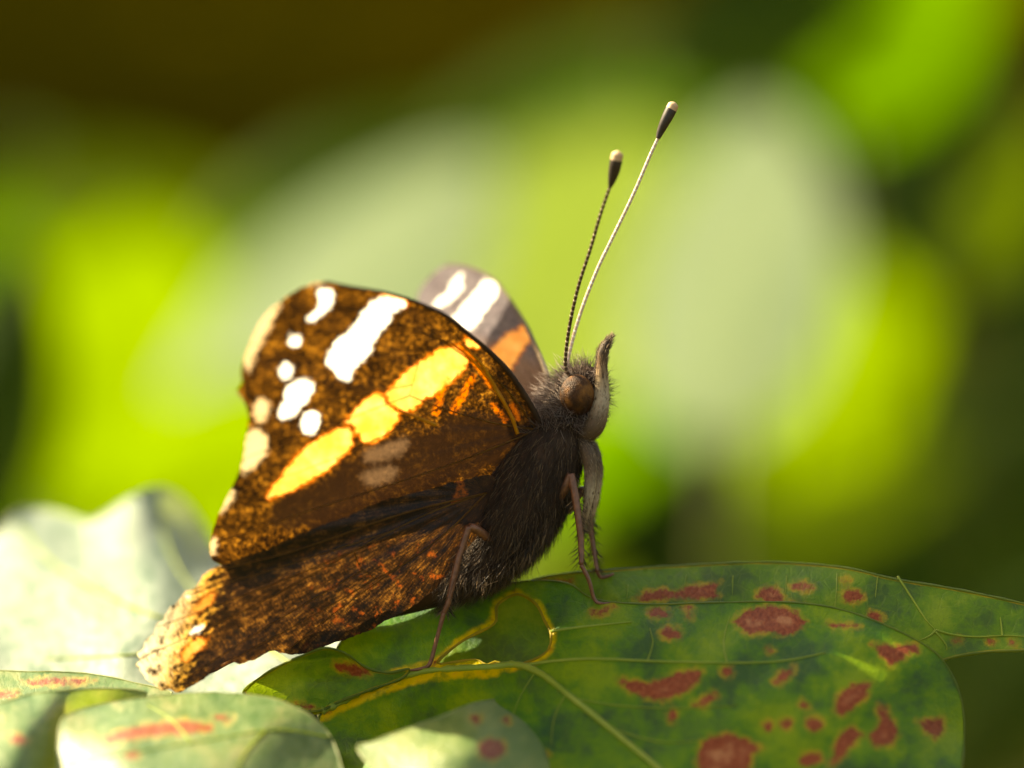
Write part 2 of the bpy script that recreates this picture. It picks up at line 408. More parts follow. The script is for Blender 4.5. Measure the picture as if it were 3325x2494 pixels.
M['fur_head'] = fur_mat('fur_head', [(.0, (.05, .03, .022)), (.5, (.16, .10, .075)), (1, (.36, .28, .24))])
M['leg'] = plain('leg', [(.3, (.085, .028, .012)), (.7, (.22, .085, .040))], 3.0, .45, .5, bump=.00002)
def palp_mat(name, ln):
    k = NT(name); s = k.attr('surf', 'Vector'); x = k.n('ShaderNodeSeparateXYZ'); k.l(s, x.inputs[0])
    nz = k.noise(k.vscale(s, (1, 3, 1)), 2.2, 5, .65)
    t = k.math('ADD', k.math('DIVIDE', x.outputs[0], ln), k.math('MULTIPLY', k.math('SUBTRACT', nz, .5), .35))
    col = k.ramp(t, [(.0, (.045, .026, .014)), (.25, (.12, .075, .042)), (.40, (.40, .31, .21)), (.58, (.32, .22, .12)), (.70, (.14, .075, .030)), (.82, (.040, .022, .010))])  # root end darkened as painted shade; cream middle and dark tip are markings
    col = k.mix(k.step(nz, .52, .68), col, (.06, .034, .016))
    return k.finish(col, .6, .3, None, 0, k.bump(nz, .00006, .8))
M['palp'] = palp_mat('palp', 6.2); M['foreleg'] = palp_mat('foreleg', 8.0)
def eye_mat():
    k = NT('compound_eye'); s = k.attr('surf', 'Vector')
    v = k.n('ShaderNodeTexVoronoi'); v.inputs['Scale'].default_value = 14; k.l(s, v.inputs['Vector'])
    col = k.ramp(k.noise(s, 1.1, 3), [(.35, (.022, .009, .003)), (.5, (.075, .028, .006)), (.65, (.24, .095, .018))])
    return k.finish(col, .6, .28, (.4, .16, .03), .12, k.bump(v.outputs['Distance'], .00004, .8))
M['eye'] = eye_mat()
def ant_mat(name, pale):
    k = NT(name); s = k.attr('surf', 'Vector'); x = k.n('ShaderNodeSeparateXYZ'); k.l(s, x.inputs[0])
    fr = k.math('FRACT', k.math('MULTIPLY', x.outputs[0], 3.3)); ring = k.step(fr, .62, .72)
    nz = k.noise(s, 6, 3)
    a, b = ((.34, .25, .19), (.80, .74, .68)) if pale else ((.022, .010, .006), (.40, .33, .24))  # pale copy carries sunlight in its colour, dark copy carries shade
    col = k.mix(k.math('MULTIPLY', ring, k.step(nz, .35, .6)), k.mix(nz, a, tuple(min(1, c * 2.2) for c in a)), b)
    return k.finish(col, .38, .5, None, 0, k.bump(k.math('ADD', fr, nz), .00002, .6))
M['antenna_shaded'] = ant_mat('antenna_shaded', False); M['antenna_sunlit'] = ant_mat('antenna_sunlit', True)
M['club'] = plain('antenna_club', [(.3, (.012, .008, .006)), (.7, (.04, .028, .022))], 4, .5, .4)
M['club_tip'] = plain('antenna_club_tip', [(.3, (.50, .27, .12)), (.7, (.80, .62, .42))], 2, .5, .4, (.8, .5, .2), .25)
def soil_mat():
    k = NT('shaded_soil'); g = k.n('ShaderNodeTexCoord').outputs['Object']
    a = k.noise(g, 2.2, 4); b = k.noise(g, 30, 5)
    col = k.ramp(k.math('ADD', k.math('MULTIPLY', a, .7), k.math('MULTIPLY', b, .3)), [(.35, (.024, .016, .001)), (.5, (.060, .043, .002)), (.65, (.120, .092, .004))])
    return k.finish(col, 1.0, .0, None, 0, k.bump(b, .01, .6))
M['soil'] = soil_mat()

# ------------------------------------------------------------------ ground
bm = bmesh.new(); N = 60; R = []
for i in range(N + 1):
    t = i / N * 2 - 1; R.append(math.copysign(abs(t) ** 3.2, t) * 120.0)
vs = [[bm.verts.new((x, y, (0.02 * math.sin(3 * x + 1.3 * y) + 0.015 * math.sin(7 * y - 2 * x)) * min(1, 3 / (1 + abs(x) + abs(y))))) for x in R] for y in R]
for i in range(N):
    for j in range(N): bm.faces.new((vs[i][j], vs[i][j + 1], vs[i + 1][j + 1], vs[i + 1][j]))
me = bpy.data.meshes.new('ground'); bm.to_mesh(me); bm.free()
tag(link('ground', me, M['soil']), kind='structure')

# ------------------------------------------------------------------ the plant the butterfly sits on
plant = empty('spotted_leaf_plant', (W(1080, 2400, 4).x, W(1080, 2400, 4).y, 0), 'lobed green leaves with red brown spots that the butterfly stands on', 'plant')

def wave(amp, sx, sy, ph=0):
    return lambda Q: amp * np.sin(Q[:, 0] / sx + ph) * np.cos(Q[:, 1] / sy + ph * 1.7)

def margin(loop, depth, r, mat, parent, name='leaf_margin'):
    L = np.vstack([loop, loop[:1]]); P = Wa(np.column_stack([L, depth(L)]))
    n = len(P); rr = r * (1 + .35 * np.sin(np.arange(n) * .7) * RNG.random(n))
    return tube(name, P, rr, mat, parent, 6)

def veins(parent, depth, lines, r, mat, lift=.03, name='vein'):
    for ln in lines:
        P = on_sheet(ln, depth, lift); n = len(P)
        tube(name, P, np.linspace(r, r * .35, n), mat, parent, 6)

# -- leaf strip behind, crisp: it carries the far front foot
B_out = [(1250, 2215), (1290, 2110), (1420, 2010), (1560, 1940), (1650, 1905), (1800, 1868), (2000, 1850), (2200, 1838), (2400, 1828), (2560, 1828), (2750, 1845),
         (2900, 1880), (3100, 1913), (3330, 1962), (3460, 2000), (3460, 2100), (3325, 2112), (3200, 2118), (3060, 2146), (2950, 2230), (2700, 2300), (2200, 2320), (1700, 2310), (1480, 2280)]
B_ctl = [(1060, 2120, 4.5), (1330, 1978, 6.0), (1600, 1897, 4.5), (1800, 1868, 4.2), (2200, 1838, 4.0), (2560, 1828, 3.2), (2900, 1880, 1.5), (3325, 1962, .5), (3325, 2110, -1.2), (3060, 2146, -.8),
         (2000, 1960, 1.6), (2300, 1960, 1.2), (2600, 1960, .6), (2900, 2020, -.2), (1650, 2050, 2.8), (1400, 2080, 3.8), (2000, 2200, 1.2), (2600, 2250, .6), (1500, 2250, 2.4)]
B_sp = [[(2060, 1950), (2090, 1925), (2150, 1912), (2190, 1925), (2230, 1908), (2290, 1900), (2335, 1892), (2320, 1915), (2332, 1938), (2250, 1945), (2180, 1940), (2120, 1952)],
        [(2455, 1935), (2480, 1905), (2520, 1908), (2545, 1940), (2538, 1965), (2490, 1960)],
        [(2560, 1955), (2640, 1970), (2640, 1990), (2560, 1975)], ell(2603, 1905, 38, 12, .1), ell(2768, 1936, 36, 20, .12), ell(2838, 2004, 27, 17, .1), ell(2745, 1884, 12, 6),
        [(1640, 1905), (1760, 1885), (1860, 1882), (1860, 1892), (1760, 1902), (1660, 1918)], ell(3110, 2080, 10, 8), ell(3220, 2085, 14, 7), ell(3290, 2090, 14, 8)]
lb, B_d, B_l = sheet('leaf', B_out, B_ctl, 14, M['leaf_back'], plant, masks={'spot': B_sp}, rough=wave(.18, 90, 45, .4))
tag(lb, 'narrow far leaf with small red spots under the front feet')
margin(B_l[0], B_d, .07, M['rim_green'], lb)
veins(lb, B_d, [[(2915, 1872), (2960, 1940), (3005, 2010), (3038, 2046)], [(3038, 2046), (3100, 2062), (3180, 2068), (3270, 2064), (3400, 2072)], [(3038, 2046), (3020, 2064), (2985, 2080)],
                [(3255, 2066), (3252, 2030), (3248, 2005)], [(3038, 2052), (3070, 2090), (3075, 2110)]], 0.07, M['vein'])
veins(lb, B_d, [[(2718, 1862), (2715, 1930), (2708, 2000)], [(2380, 1870), (2378, 1930)], [(2230, 1868), (2222, 1905)], [(2555, 1868), (2550, 1930)], [(2040, 1900), (2035, 1945)], [(2850, 1872), (2842, 1940)], [(1862, 1895), (1858, 1945)]], .032, M['vein'])

# -- the big front leaf with the eaten hole
A_out = [(1175, 2188), (1090, 2130), (1150, 2045), (1310, 1975), (1450, 1938), (1600, 1902), (1740, 1886), (1850, 1898), (1930, 1946), (2100, 1963), (2300, 1958), (2500, 1955), (2640, 1963), (2750, 1985), (2850, 2020), (2950, 2066), (3040, 2122), (3092, 2195),
         (3124, 2290), (3130, 2400), (3118, 2520), (3090, 2640), (2400, 2680), (1700, 2680), (1250, 2640), (1140, 2560), (1085, 2460), (1050, 2385), (1035, 2330), (1080, 2290), (1130, 2265), (1170, 2225)]
A_hole = [(1420, 2152), (1500, 2082), (1600, 2030), (1612, 1998), (1617, 1962), (1680, 1930), (1740, 1962), (1770, 2020), (1790, 2060), (1780, 2110), (1735, 2142), (1660, 2163), (1610, 2150), (1580, 2160), (1545, 2142), (1480, 2150)]
A_ctl = [(1200, 2040, 3.2), (1330, 1985, 3.6), (1600, 1915, 3.2), (1740, 1902, 2.4), (1930, 1955, .2), (2100, 1963, -.4), (2500, 1955, -.8), (2750, 1985, -1.4), (2950, 2066, -2.2), (3092, 2195, -2.6), (3130, 2400, -3.5),
         (1195, 2176, 1.2), (1400, 2170, -.3), (1660, 2166, -1.4), (1300, 2200, .2), (1040, 2330, -.5), (2000, 2100, -3.2), (2400, 2100, -4.2), (2800, 2150, -4.6), (2000, 2300, -6.0), (2500, 2300, -7.2), (2900, 2350, -6.8),
         (2000, 2520, -9.0), (2600, 2520, -9.8), (3000, 2520, -8.0), (1600, 2300, -4.5), (1300, 2300, -1.6), (1100, 2430, -1.5), (1300, 2520, -5.5), (1640, 2520, -7.6), (1500, 2060, 1.2), (1820, 2060, -1.8), (2000, 2020, -1.6)]
A_sp = [[(1915, 1985), (1990, 1965), (2000, 1975), (1950, 1995), (1912, 1998)], ell(2138, 1990, 36, 15), ell(2178, 2056, 34, 18), [(2380, 2020), (2420, 1985), (2500, 1965), (2580, 1985), (2622, 2025), (2560, 2062), (2500, 2052), (2430, 2060)],
        [(2000, 2205), (2060, 2212), (2110, 2222), (2150, 2205), (2200, 2185), (2280, 2175), (2270, 2210), (2220, 2250), (2150, 2275), (2080, 2260), (2030, 2235)],
        [(2245, 2290), (2320, 2245), (2332, 2258), (2290, 2295)], [(2510, 2215), (2530, 2185), (2580, 2165), (2560, 2200), (2530, 2222)], [(2830, 2090), (2900, 2098), (2980, 2090), (2985, 2115), (2940, 2130), (2895, 2165), (2870, 2140)],
        [(2710, 2310), (2720, 2260), (2770, 2222), (2830, 2215), (2815, 2260), (2770, 2300), (2735, 2325)], [(2850, 2290), (2880, 2300), (2890, 2330), (2920, 2380), (2890, 2420), (2840, 2420), (2820, 2395), (2860, 2350)],
        [(2730, 2380), (2770, 2360), (2800, 2385), (2760, 2430), (2720, 2470), (2695, 2490), (2710, 2430)], ell(2645, 2352, 26, 22), ell(2552, 2352, 20, 17), ell(2492, 2360, 16, 14), ell(2612, 2290, 15, 12),
        [(2980, 2345), (3060, 2330), (3065, 2370), (3040, 2400), (3010, 2380)], [(2270, 2430), (2300, 2395), (2380, 2385), (2440, 2410), (2480, 2430), (2440, 2450), (2430, 2520), (2300, 2540), (2265, 2490)],
        ell(2630, 2465, 38, 20, -.3), ell(2360, 2180, 18, 14), ell(2182, 2325, 14, 20), ell(1740, 2450, 36, 20), [(2680, 2025), (2780, 2028), (2790, 2034), (2700, 2036)], ell(2230, 1975, 18, 7), ell(2240, 2003, 10, 8), ell(2500, 2112, 10, 8)]
la, A_d, A_l = sheet('leaf', A_out, A_ctl, 14, M['leaf_front'], plant, holes=[A_hole], masks={'spot': A_sp, 'hole': [A_hole, lambda P: line_sdf(P, [(1030, 2312), (1110, 2280), (1190, 2240), (1290, 2205), (1380, 2180), (1480, 2172), (1600, 2166)], 16)]}, rough=lambda Q: wave(.16, 130, 70, .9)(Q) + wave(.10, 50, 33, 2.1)(Q))
tag(la, 'broad front leaf with big red spots and an eaten hole')
margin(A_l[0], A_d, .06, M['rim_green'], la)
margin(A_l[1], A_d, .075, M['rim_yellow'], la, 'hole_rim')
P = on_sheet([(905, 2298), (980, 2300), (1040, 2310), (1110, 2280), (1190, 2240), (1290, 2205), (1380, 2180), (1480, 2172), (1600, 2166), (1680, 2160), (1760, 2190), (1850, 2260), (1950, 2340), (2060, 2430), (2200, 2545)], A_d, .04)
tube('midrib', P, np.interp(np.linspace(0, 1, len(P)), [0, .1, .3, .45, .55, 1], [.12, .18, .20, .16, .20, .15]) * (1 + .25 * RNG.normal(size=len(P)) * np.linspace(1, .1, len(P))), M['vein'], la, 10)
veins(la, A_d, [[(1700, 2160), (1900, 2140), (2200, 2150), (2500, 2150), (2680, 2120)], [(1790, 2050), (1900, 2035), (2050, 2020)]], .10, M['vein'])
veins(la, A_d, [[(1850, 2265), (2000, 2290), (2200, 2300), (2400, 2290)], [(1980, 2365), (2150, 2410), (2300, 2400)], [(1740, 2180), (1690, 2260), (1660, 2340)], [(2100, 2150), (2120, 2090), (2110, 2040)], [(2360, 2150), (2350, 2080), (2370, 2000)], [(1840, 2250), (1800, 2330), (1790, 2420)]], .045, M['vein'])

# -- basal lobe with a curled sunlit rim
E_out = [(790, 2248), (860, 2190), (930, 2152), (1000, 2122), (1060, 2104), (1120, 2122), (1190, 2168), (1260, 2185), (1330, 2172), (1300, 2205), (1190, 2245), (1100, 2280), (1030, 2310), (940, 2300), (860, 2275)]
E_ctl = [(790, 2248, .2), (930, 2152, -1.6), (1060, 2104, -2.0), (1190, 2168, -.6), (1330, 2172, -.2), (1190, 2245, -.3), (1030, 2310, -.6), (860, 2275, .1), (1000, 2200, .2), (1100, 2200, .1), (1060, 2125, -1.2), (930, 2172, -.8)]
le, E_d, E_l = sheet('leaf', E_out, E_ctl, 10, M['leaf_back'], plant, masks={'spot': [[(1085, 2150), (1180, 2165), (1205, 2190), (1150, 2195), (1090, 2172)], [(880, 2288), (990, 2300), (1030, 2300), (980, 2285)]]}, rough=wave(.08, 40, 30))
tag(le, 'small dark basal lobe with curled edge under the hindwing')
margin(E_l[0], E_d, .07, M['rim_green'], le)

# -- sunlit lobe tip at the bottom
F_out = [(1160, 2432), (1210, 2408), (1290, 2378), (1380, 2346), (1460, 2316), (1530, 2288), (1620, 2272), (1720, 2300), (1800, 2390), (1830, 2540), (1700, 2640), (1400, 2620), (1250, 2530)]
F_ctl = [(1160, 2432, -9.6), (1290, 2378, -9.2), (1460, 2316, -8.0), (1530, 2288, -6.8), (1620, 2272, -3.6), (1720, 2300, -3.8), (1800, 2390, -5.4), (1830, 2540, -7.4), (1400, 2430, -11.2), (1300, 2500, -11.8), (1500, 2540, -13.), (1560, 2400, -10.6), (1640, 2420, -9.6), (1700, 2640, -11.)]
lf, F_d, F_l = sheet('leaf', F_out, F_ctl, 11, M['leaf_lobe'], plant, masks={'spot': [[(1550, 2420), (1590, 2400), (1630, 2405), (1640, 2440), (1600, 2470), (1560, 2455)], ell(1545, 2335, 16, 12), ell(1645, 2340, 10, 8)]}, rough=wave(.08, 60, 40))
tag(lf, 'bright sunlit pointed lobe of the front leaf')
margin(F_l[0], F_d, .05, M['rim_pale'], lf)

# -- bottom left leaves
D_out = [(196, 2345), (240, 2312), (330, 2288), (450, 2268), (560, 2256), (700, 2250), (850, 2262), (950, 2292), (1030, 2342), (1078, 2402), (1108, 2494), (1115, 2620), (700, 2660), (180, 2640), (185, 2500), (188, 2420)]
D_ctl = [(196, 2345, -9.20), (330, 2288, -7.50), (560, 2256, -5.80), (850, 2262, -6.60), (1030, 2342, -7.80), (1108, 2494, -10.00), (188, 2500, -11.60), (400, 2400, -12.00), (600, 2360, -10.60), (850, 2360, -10.40), (700, 2500, -14.40), (400, 2540, -15.00), (950, 2480, -12.00), (700, 2640, -17.00), (1000, 2400, -9.40)]
ld, D_d, D_l = sheet('leaf', D_out, D_ctl, 13, M['leaf_lit'], plant, masks={'spot': [[(330, 2400), (400, 2370), (500, 2350), (600, 2340), (690, 2355), (690, 2375), (560, 2385), (450, 2395), (350, 2418)], [(700, 2320), (760, 2330), (740, 2345), (690, 2335)], ell(430, 2450, 22, 14)]}, rough=wave(.2, 70, 50, .5))
tag(ld, 'sunlit pale leaf with a long red streak under the hindwing tip')
margin(D_l[0], D_d, .05, M['rim_pale'], ld)
veins(ld, D_d, [[(1075, 2395), (900, 2370), (700, 2400), (450, 2440), (220, 2480)], [(860, 2375), (800, 2440), (760, 2520)], [(620, 2412), (560, 2340), (480, 2290)]], .07, M['vein'])
H_out = [(-80, 2292), (0, 2284), (100, 2255), (240, 2240), (360, 2236), (440, 2240), (480, 2252), (440, 2272), (330, 2300), (250, 2335), (212, 2390), (205, 2500), (200, 2640), (-80, 2640)]
H_ctl = [(-80, 2292, -7.50), (100, 2255, -6.40), (300, 2238, -5.40), (460, 2252, -5.40), (330, 2292, -4.60), (240, 2335, -5.80), (205, 2500, -8.60), (160, 2300, -8.00), (90, 2360, -10.60), (100, 2500, -13.00), (0, 2400, -11.60), (-80, 2600, -15.00), (190, 2640, -11.00)]
lh, H_d, H_l = sheet('leaf', H_out, H_ctl, 11, M['leaf_lit'], plant, masks={'spot': [ell(60, 2400, 30, 14, .2)]}, rough=wave(.1, 60, 50))
tag(lh, 'pale leaf curling down into a dark groove beside the streaked leaf')
margin(H_l[0], H_d, .05, M['rim_pale'], lh)
G_out = [(-80, 2190), (100, 2182), (230, 2184), (340, 2196), (440, 2218), (560, 2250), (480, 2275), (250, 2290), (-80, 2320)]
G_ctl = [(-80, 2190, 2.00), (230, 2184, 2.00), (440, 2218, 1.00), (560, 2250, 0.00), (250, 2290, -1.60), (-80, 2320, -2.00), (200, 2235, -0.40)]
lg, G_d, G_l = sheet('leaf', G_out, G_ctl, 12, M['leaf_lit'], plant, masks={'spot': [[(60, 2212), (180, 2202), (310, 2210), (250, 2222), (120, 2225)], [(-60, 2240), (60, 2250), (40, 2268), (-60, 2262)]]}, rough=wave(.08, 60, 50))
tag(lg, 'thin leaf strip with red streaks below the large pale leaf')
margin(G_l[0], G_d, .05, M['rim_pale'], lg)

# -- large pale leaf at the left, out of focus
C_out = [(-120, 1850), (-20, 1740), (40, 1668), (110, 1652), (200, 1668), (300, 1692), (400, 1628), (470, 1588), (540, 1580), (600, 1618), (650, 1690), (720, 1800), (850, 1900), (1100, 1940), (1330, 1945), (1430, 1925), (1460, 1950), (1380, 2010), (1200, 2120), (1000, 2230), (700, 2290), (400, 2270), (100, 2220), (-120, 2190)]
C_ctl = [(-120, 1850, 30), (40, 1668, 34), (110, 1652, 37), (300, 1692, 33), (540, 1580, 36), (600, 1618, 40), (650, 1690, 44), (600, 1760, 34), (720, 1800, 40), (850, 1900, 26), (1100, 1940, 22), (1430, 1925, 16), (1380, 2010, 10), (1200, 2120, 7), (1000, 2230, 5), (700, 2290, 4), (400, 2270, 6), (100, 2220, 8), (-120, 2190, 10), (200, 1900, 23), (450, 1800, 25), (500, 2000, 14), (150, 2080, 15), (800, 2100, 11), (330, 1780, 28)]
lc, C_d, C_l = sheet('leaf', C_out, C_ctl, 20, M['leaf_glare'], plant, rough=lambda Q: wave(.9, 85, 120, .3)(Q) + wave(.4, 40, 60, 1.3)(Q))
tag(lc, 'large pale sunlit wavy leaf behind the hindwing')
margin(C_l[0], C_d, .08, M['rim_pale'], lc)
veins(lc, C_d, [[(1000, 2200), (800, 2050), (600, 1880), (500, 1650)], [(800, 2060), (500, 2000), (200, 1850), (60, 1700)], [(800, 2060), (500, 2120), (150, 2140)]], .14, M['vein'], .1)

# -- an unseen leaf added above the frame to shade the leaves on the right
J_out = [(-300, -640), (-200, -760), (50, -800), (350, -800), (600, -760), (780, -640), (760, -450), (560, -330), (250, -280), (-50, -330), (-250, -470)]
J_ctl = [(-300, -350, 17), (250, -280, 18), (700, -350, 17), (0, -650, 13), (700, -650, 13), (-200, -780, 11.5), (600, -780, 11.5), (300, -500, 15)]
lj, J_d, J_l = sheet('leaf', J_out, J_ctl, 30, M['leaf_front'], plant, masks={'spot': [ell(-100, -640, 60, 30), ell(250, -600, 30, 30)], 'hole': []}, rough=wave(.5, 150, 90))
tag(lj, 'unseen upper leaf added to shade the others')
K_out = [(-60, -360), (20, -430), (140, -440), (225, -380), (245, -270), (215, -170), (130, -110), (30, -130), (-50, -220)]  # second unseen leaf, added to block sun slipping between the wings
lk, K_d, K_l = sheet('leaf', K_out, [(-60, -360, 5.8), (140, -440, 4.6), (245, -270, 7.2), (130, -110, 9.6), (-50, -220, 8.0)], 20, M['leaf_front'], plant, masks={'spot': [ell(100, -260, 20, 14)], 'hole': []})
tag(lk, 'small unseen leaf added to block stray sun')
tube('leaf_stalk', [W(-40, -350, 6.0), W(-150, -480, 9.5), W(-290, -640, 13)], .3, M['stem'], plant, 8)
q = W(-290, -640, 13); e = Vector((W(1080, 2395, 1).x, W(1080, 2395, 1).y + 25, W(1080, 2395, 1).z - 45))
tube('leaf_stalk', catmull([tuple(q), tuple(q + Vector((-9, 10, -12))), tuple(q + Vector((-18, 50, -45))), tuple(e + Vector((-25, 55, 0))), tuple(e)], 8), .4, M['stem'], plant, 8)

# -- stem and leaf stalks down to the soil
node = W(1080, 2395, 1.0)
def soil_path(p, dx, dy, n=14):
    a = np.array(p); out = []
    for i in range(n):
        t = i / (n - 1); out.append((a[0] + dx * t ** 1.6, a[1] + dy * t ** 1.6, a[2] * (1 - t) - 4 * t))
    return np.array(out)
tube('stem', soil_path((node.x, node.y + 2, node.z - .5), 10, 40), np.linspace(.45, 2.2, 14), M['stem'], plant, 10)
for (px, py, dep, r0, l) in ((980, 2285, 0, .35, A_d), (1005, 2300, .5, .3, E_d), (1060, 2400, 0, .3, D_d), (1000, 2220, 2, .3, C_d)):
    q = W(px, py, float(l([(px, py)])[0]) + .1); q2 = (q + node) / 2 + Vector((0, 0, -.8))
    tube('leaf_stalk', [q, q2, node + Vector((0, 2, -1.5))], [r0 * .7, r0, r0], M['stem'], plant, 8)
for (px, py, f) in ((1480, 2270, B_d), (-70, 2450, H_d), (-70, 2240, G_d), (1720, 2560, F_d)):
    q = W(px, py, float(f([(px, py)])[0]) + .2); e = Vector((node.x + (q.x - node.x) * .3, node.y + 25, node.z - 45))
    m = (q + e) / 2 + Vector((0, 0, -8))
    tube('leaf_stalk', catmull([tuple(q), tuple(m), tuple(e)], 6), .35, M['stem'], plant, 8)

# ------------------------------------------------------------------ butterfly
fly = empty('butterfly', W(1640, 1990, 1.5), 'brown butterfly with orange band and white spots standing on spotted leaf', 'butterfly')
r1 = lambda L: [(650 + u / 1.8433, 850 + v / 1.8433) for u, v in L]

def polar(obj, root):
    me = obj.data; s = np.zeros(len(me.vertices) * 3, np.float32); me.attributes['surf'].data.foreach_get('vector', s); s = s.reshape(-1, 3)
    dx = s[:, 0] - root[0] / PXMM; dy = s[:, 1] + root[1] / PXMM; r = np.hypot(dx, dy)
    a = np.arctan2(dy, -dx)
    t = me.attributes.new('polar', 'FLOAT_VECTOR', 'POINT'); t.data.foreach_set('vector', np.column_stack([a * 6, r, 0 * r]).astype(np.float32).ravel())

# near forewing (underside towards the lens)
FW_out = [(1752, 1372), (1708, 1290), (1643, 1197), (1572, 1127), (1518, 1083), (1453, 1029), (1382, 994), (1317, 969), (1236, 948), (1138, 932), (1062, 916), (1003, 924), (943, 955), (894, 991), (856, 1029), (824, 1083), (796, 1154), (783, 1205),
          (786, 1240), (772, 1272), (796, 1311), (807, 1355), (802, 1393), (794, 1447), (786, 1501), (758, 1572), (731, 1626), (699, 1696), (683, 1749), (681, 1795), (700, 1826), (760, 1836), (900, 1798), (1100, 1712), (1300, 1642), (1480, 1600), (1640, 1540), (1720, 1460)]
FW_ctl = [(1752, 1372, .2), (1643, 1197, -2.0), (1518, 1083, -4.2), (1382, 994, -6.6), (1236, 948, -8.8), (1062, 916, -11.), (894, 991, -12.), (796, 1154, -11.5), (772, 1272, -11), (800, 1400, -9.8), (731, 1626, -7.2), (683, 1780, -5.2),
          (1640, 1480, .2), (1480, 1560, .0), (1245, 1625, -1.8), (997, 1744, -3.4), (1300, 1300, -4.8), (1100, 1200, -8.0), (1000, 1450, -7.2), (1500, 1350, -1.8)]
ribs = [(1690, 1215), (1600, 1090), (1420, 960), (1200, 860), (1000, 850), (780, 960), (700, 1150), (690, 1300), (680, 1450), (640, 1600), (600, 1760)]
def wing_rough(root, nr, amp, lo=-1.2, hi=1.2):
    def f(Q):
        dx = root[0] - Q[:, 0]; dy = root[1] - Q[:, 1]; r = np.hypot(dx, dy) / PXMM; a = np.arctan2(dy, dx)
        return amp * np.sin(a * nr) * np.clip(r / 6, 0, 1)
    return f
sm = lambda polys: [catmull(q, 4, True) if not callable(q) else q for q in polys]
white = [r1([(1010, 255), (1090, 205), (1230, 235), (1235, 270), (1160, 310), (1130, 380), (1050, 470), (1030, 540), (980, 600), (930, 640), (890, 720), (830, 700), (790, 650), (750, 620), (770, 540), (810, 470), (870, 430), (950, 330)]),
         r1([(700, 150), (790, 170), (800, 240), (760, 300), (680, 360), (630, 340), (690, 290), (710, 220)]), r1(ell(565, 470, 42, 42)), r1(ell(515, 655, 42, 60)),
         r1([(590, 700), (670, 710), (680, 770), (630, 850), (560, 930), (480, 945), (460, 900), (500, 830), (510, 750)]), r1(ell(660, 965, 62, 78, .3))]
orange = [r1([(1480, 520), (1530, 500), (1600, 560), (1590, 620), (1500, 720), (1400, 790), (1330, 830), (1250, 890), (1170, 870), (1115, 800), (1180, 720), (1250, 650), (1340, 590), (1430, 530)]),
          r1([(1065, 785), (1110, 850), (1180, 900), (1170, 960), (1100, 1040), (1010, 1080), (950, 1030), (925, 990), (885, 950), (940, 880), (1010, 820)]),
          r1([(865, 995), (905, 1030), (900, 1100), (840, 1170), (750, 1250), (650, 1310), (560, 1360), (430, 1410), (410, 1390), (470, 1310), (540, 1220), (630, 1120), (750, 1040)]),
          r1([(1590, 450), (1650, 480), (1670, 510), (1600, 500)]), r1([(1090, 200), (1180, 190), (1240, 225), (1230, 262), (1150, 250)])]
red = [lambda P: line_sdf(P, r1([(1630, 690), (1580, 790), (1515, 890)]), 8), lambda P: line_sdf(P, r1([(1440, 800), (1410, 900)]), 8)]
grey = [r1([(980, 1130), (1100, 1090), (1240, 1050), (1235, 1120), (1180, 1170), (1000, 1205)]), r1([(970, 1260), (1170, 1220), (1150, 1310), (1000, 1340)])]
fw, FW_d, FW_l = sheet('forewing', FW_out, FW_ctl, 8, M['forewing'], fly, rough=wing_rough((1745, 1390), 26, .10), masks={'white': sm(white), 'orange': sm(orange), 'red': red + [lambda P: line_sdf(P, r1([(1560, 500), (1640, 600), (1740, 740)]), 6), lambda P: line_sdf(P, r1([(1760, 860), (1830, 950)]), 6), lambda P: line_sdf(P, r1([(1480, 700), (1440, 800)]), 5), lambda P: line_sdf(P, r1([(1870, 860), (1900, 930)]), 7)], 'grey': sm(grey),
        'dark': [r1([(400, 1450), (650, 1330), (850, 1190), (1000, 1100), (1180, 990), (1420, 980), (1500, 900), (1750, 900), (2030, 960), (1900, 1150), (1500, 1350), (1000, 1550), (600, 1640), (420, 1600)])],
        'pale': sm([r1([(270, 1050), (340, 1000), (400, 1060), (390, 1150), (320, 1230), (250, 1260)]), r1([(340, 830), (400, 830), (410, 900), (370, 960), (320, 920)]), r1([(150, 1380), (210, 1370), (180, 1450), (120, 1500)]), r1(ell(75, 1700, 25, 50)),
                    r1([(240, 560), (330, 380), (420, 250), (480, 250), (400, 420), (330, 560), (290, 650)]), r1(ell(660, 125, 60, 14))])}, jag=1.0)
polar(fw, (1745, 1390))
tag(fw, 'near forewing, glowing orange band and white spots in backlight')
def wing_veins(lines, depth, wing, r=.05):
    for ln in lines:
        P = on_sheet(ln, depth, .015, 8); tube('wing_vein', P, np.linspace(r, r * .5, len(P)), M['wing_vein'], wing, 6)
wing_veins([[(1742, 1395), (1640, 1260), (1520, 1165), (1400, 1085)], [(1742, 1395), (1600, 1372), (1450, 1330), (1330, 1285)], [(1742, 1395), (1600, 1455), (1400, 1530), (1000, 1660), (700, 1760)]], FW_d, fw, .06)
wing_veins([[(1600, 1228), (1480, 1085), (1395, 1005)], [(1490, 1145), (1320, 1020), (1145, 942)], [(1420, 1100), (1180, 1010), (920, 985)], [(1400, 1085), (1150, 1070), (815, 1120)], [(1370, 1150), (1100, 1180), (778, 1262)],
            [(1340, 1250), (1060, 1300), (806, 1362)], [(1330, 1285), (1050, 1390), (790, 1490)], [(1430, 1322), (1080, 1490), (740, 1610)], [(1400, 1085), (1362, 1170), (1345, 1230), (1330, 1285)]], FW_d, fw, .036)
for ln in (r1([(1490, 480), (1620, 580), (1730, 710), (1850, 900), (1900, 1030)]), r1([(1560, 490), (1680, 610), (1790, 790), (1880, 960)]), r1([(1190, 890), (1300, 930), (1410, 975)])):
    P = on_sheet(ln, FW_d, .05, 8); tube('wing_vein', P, np.linspace(.07, .11, len(P)), M['wing_vein_gold'], fw, 6)
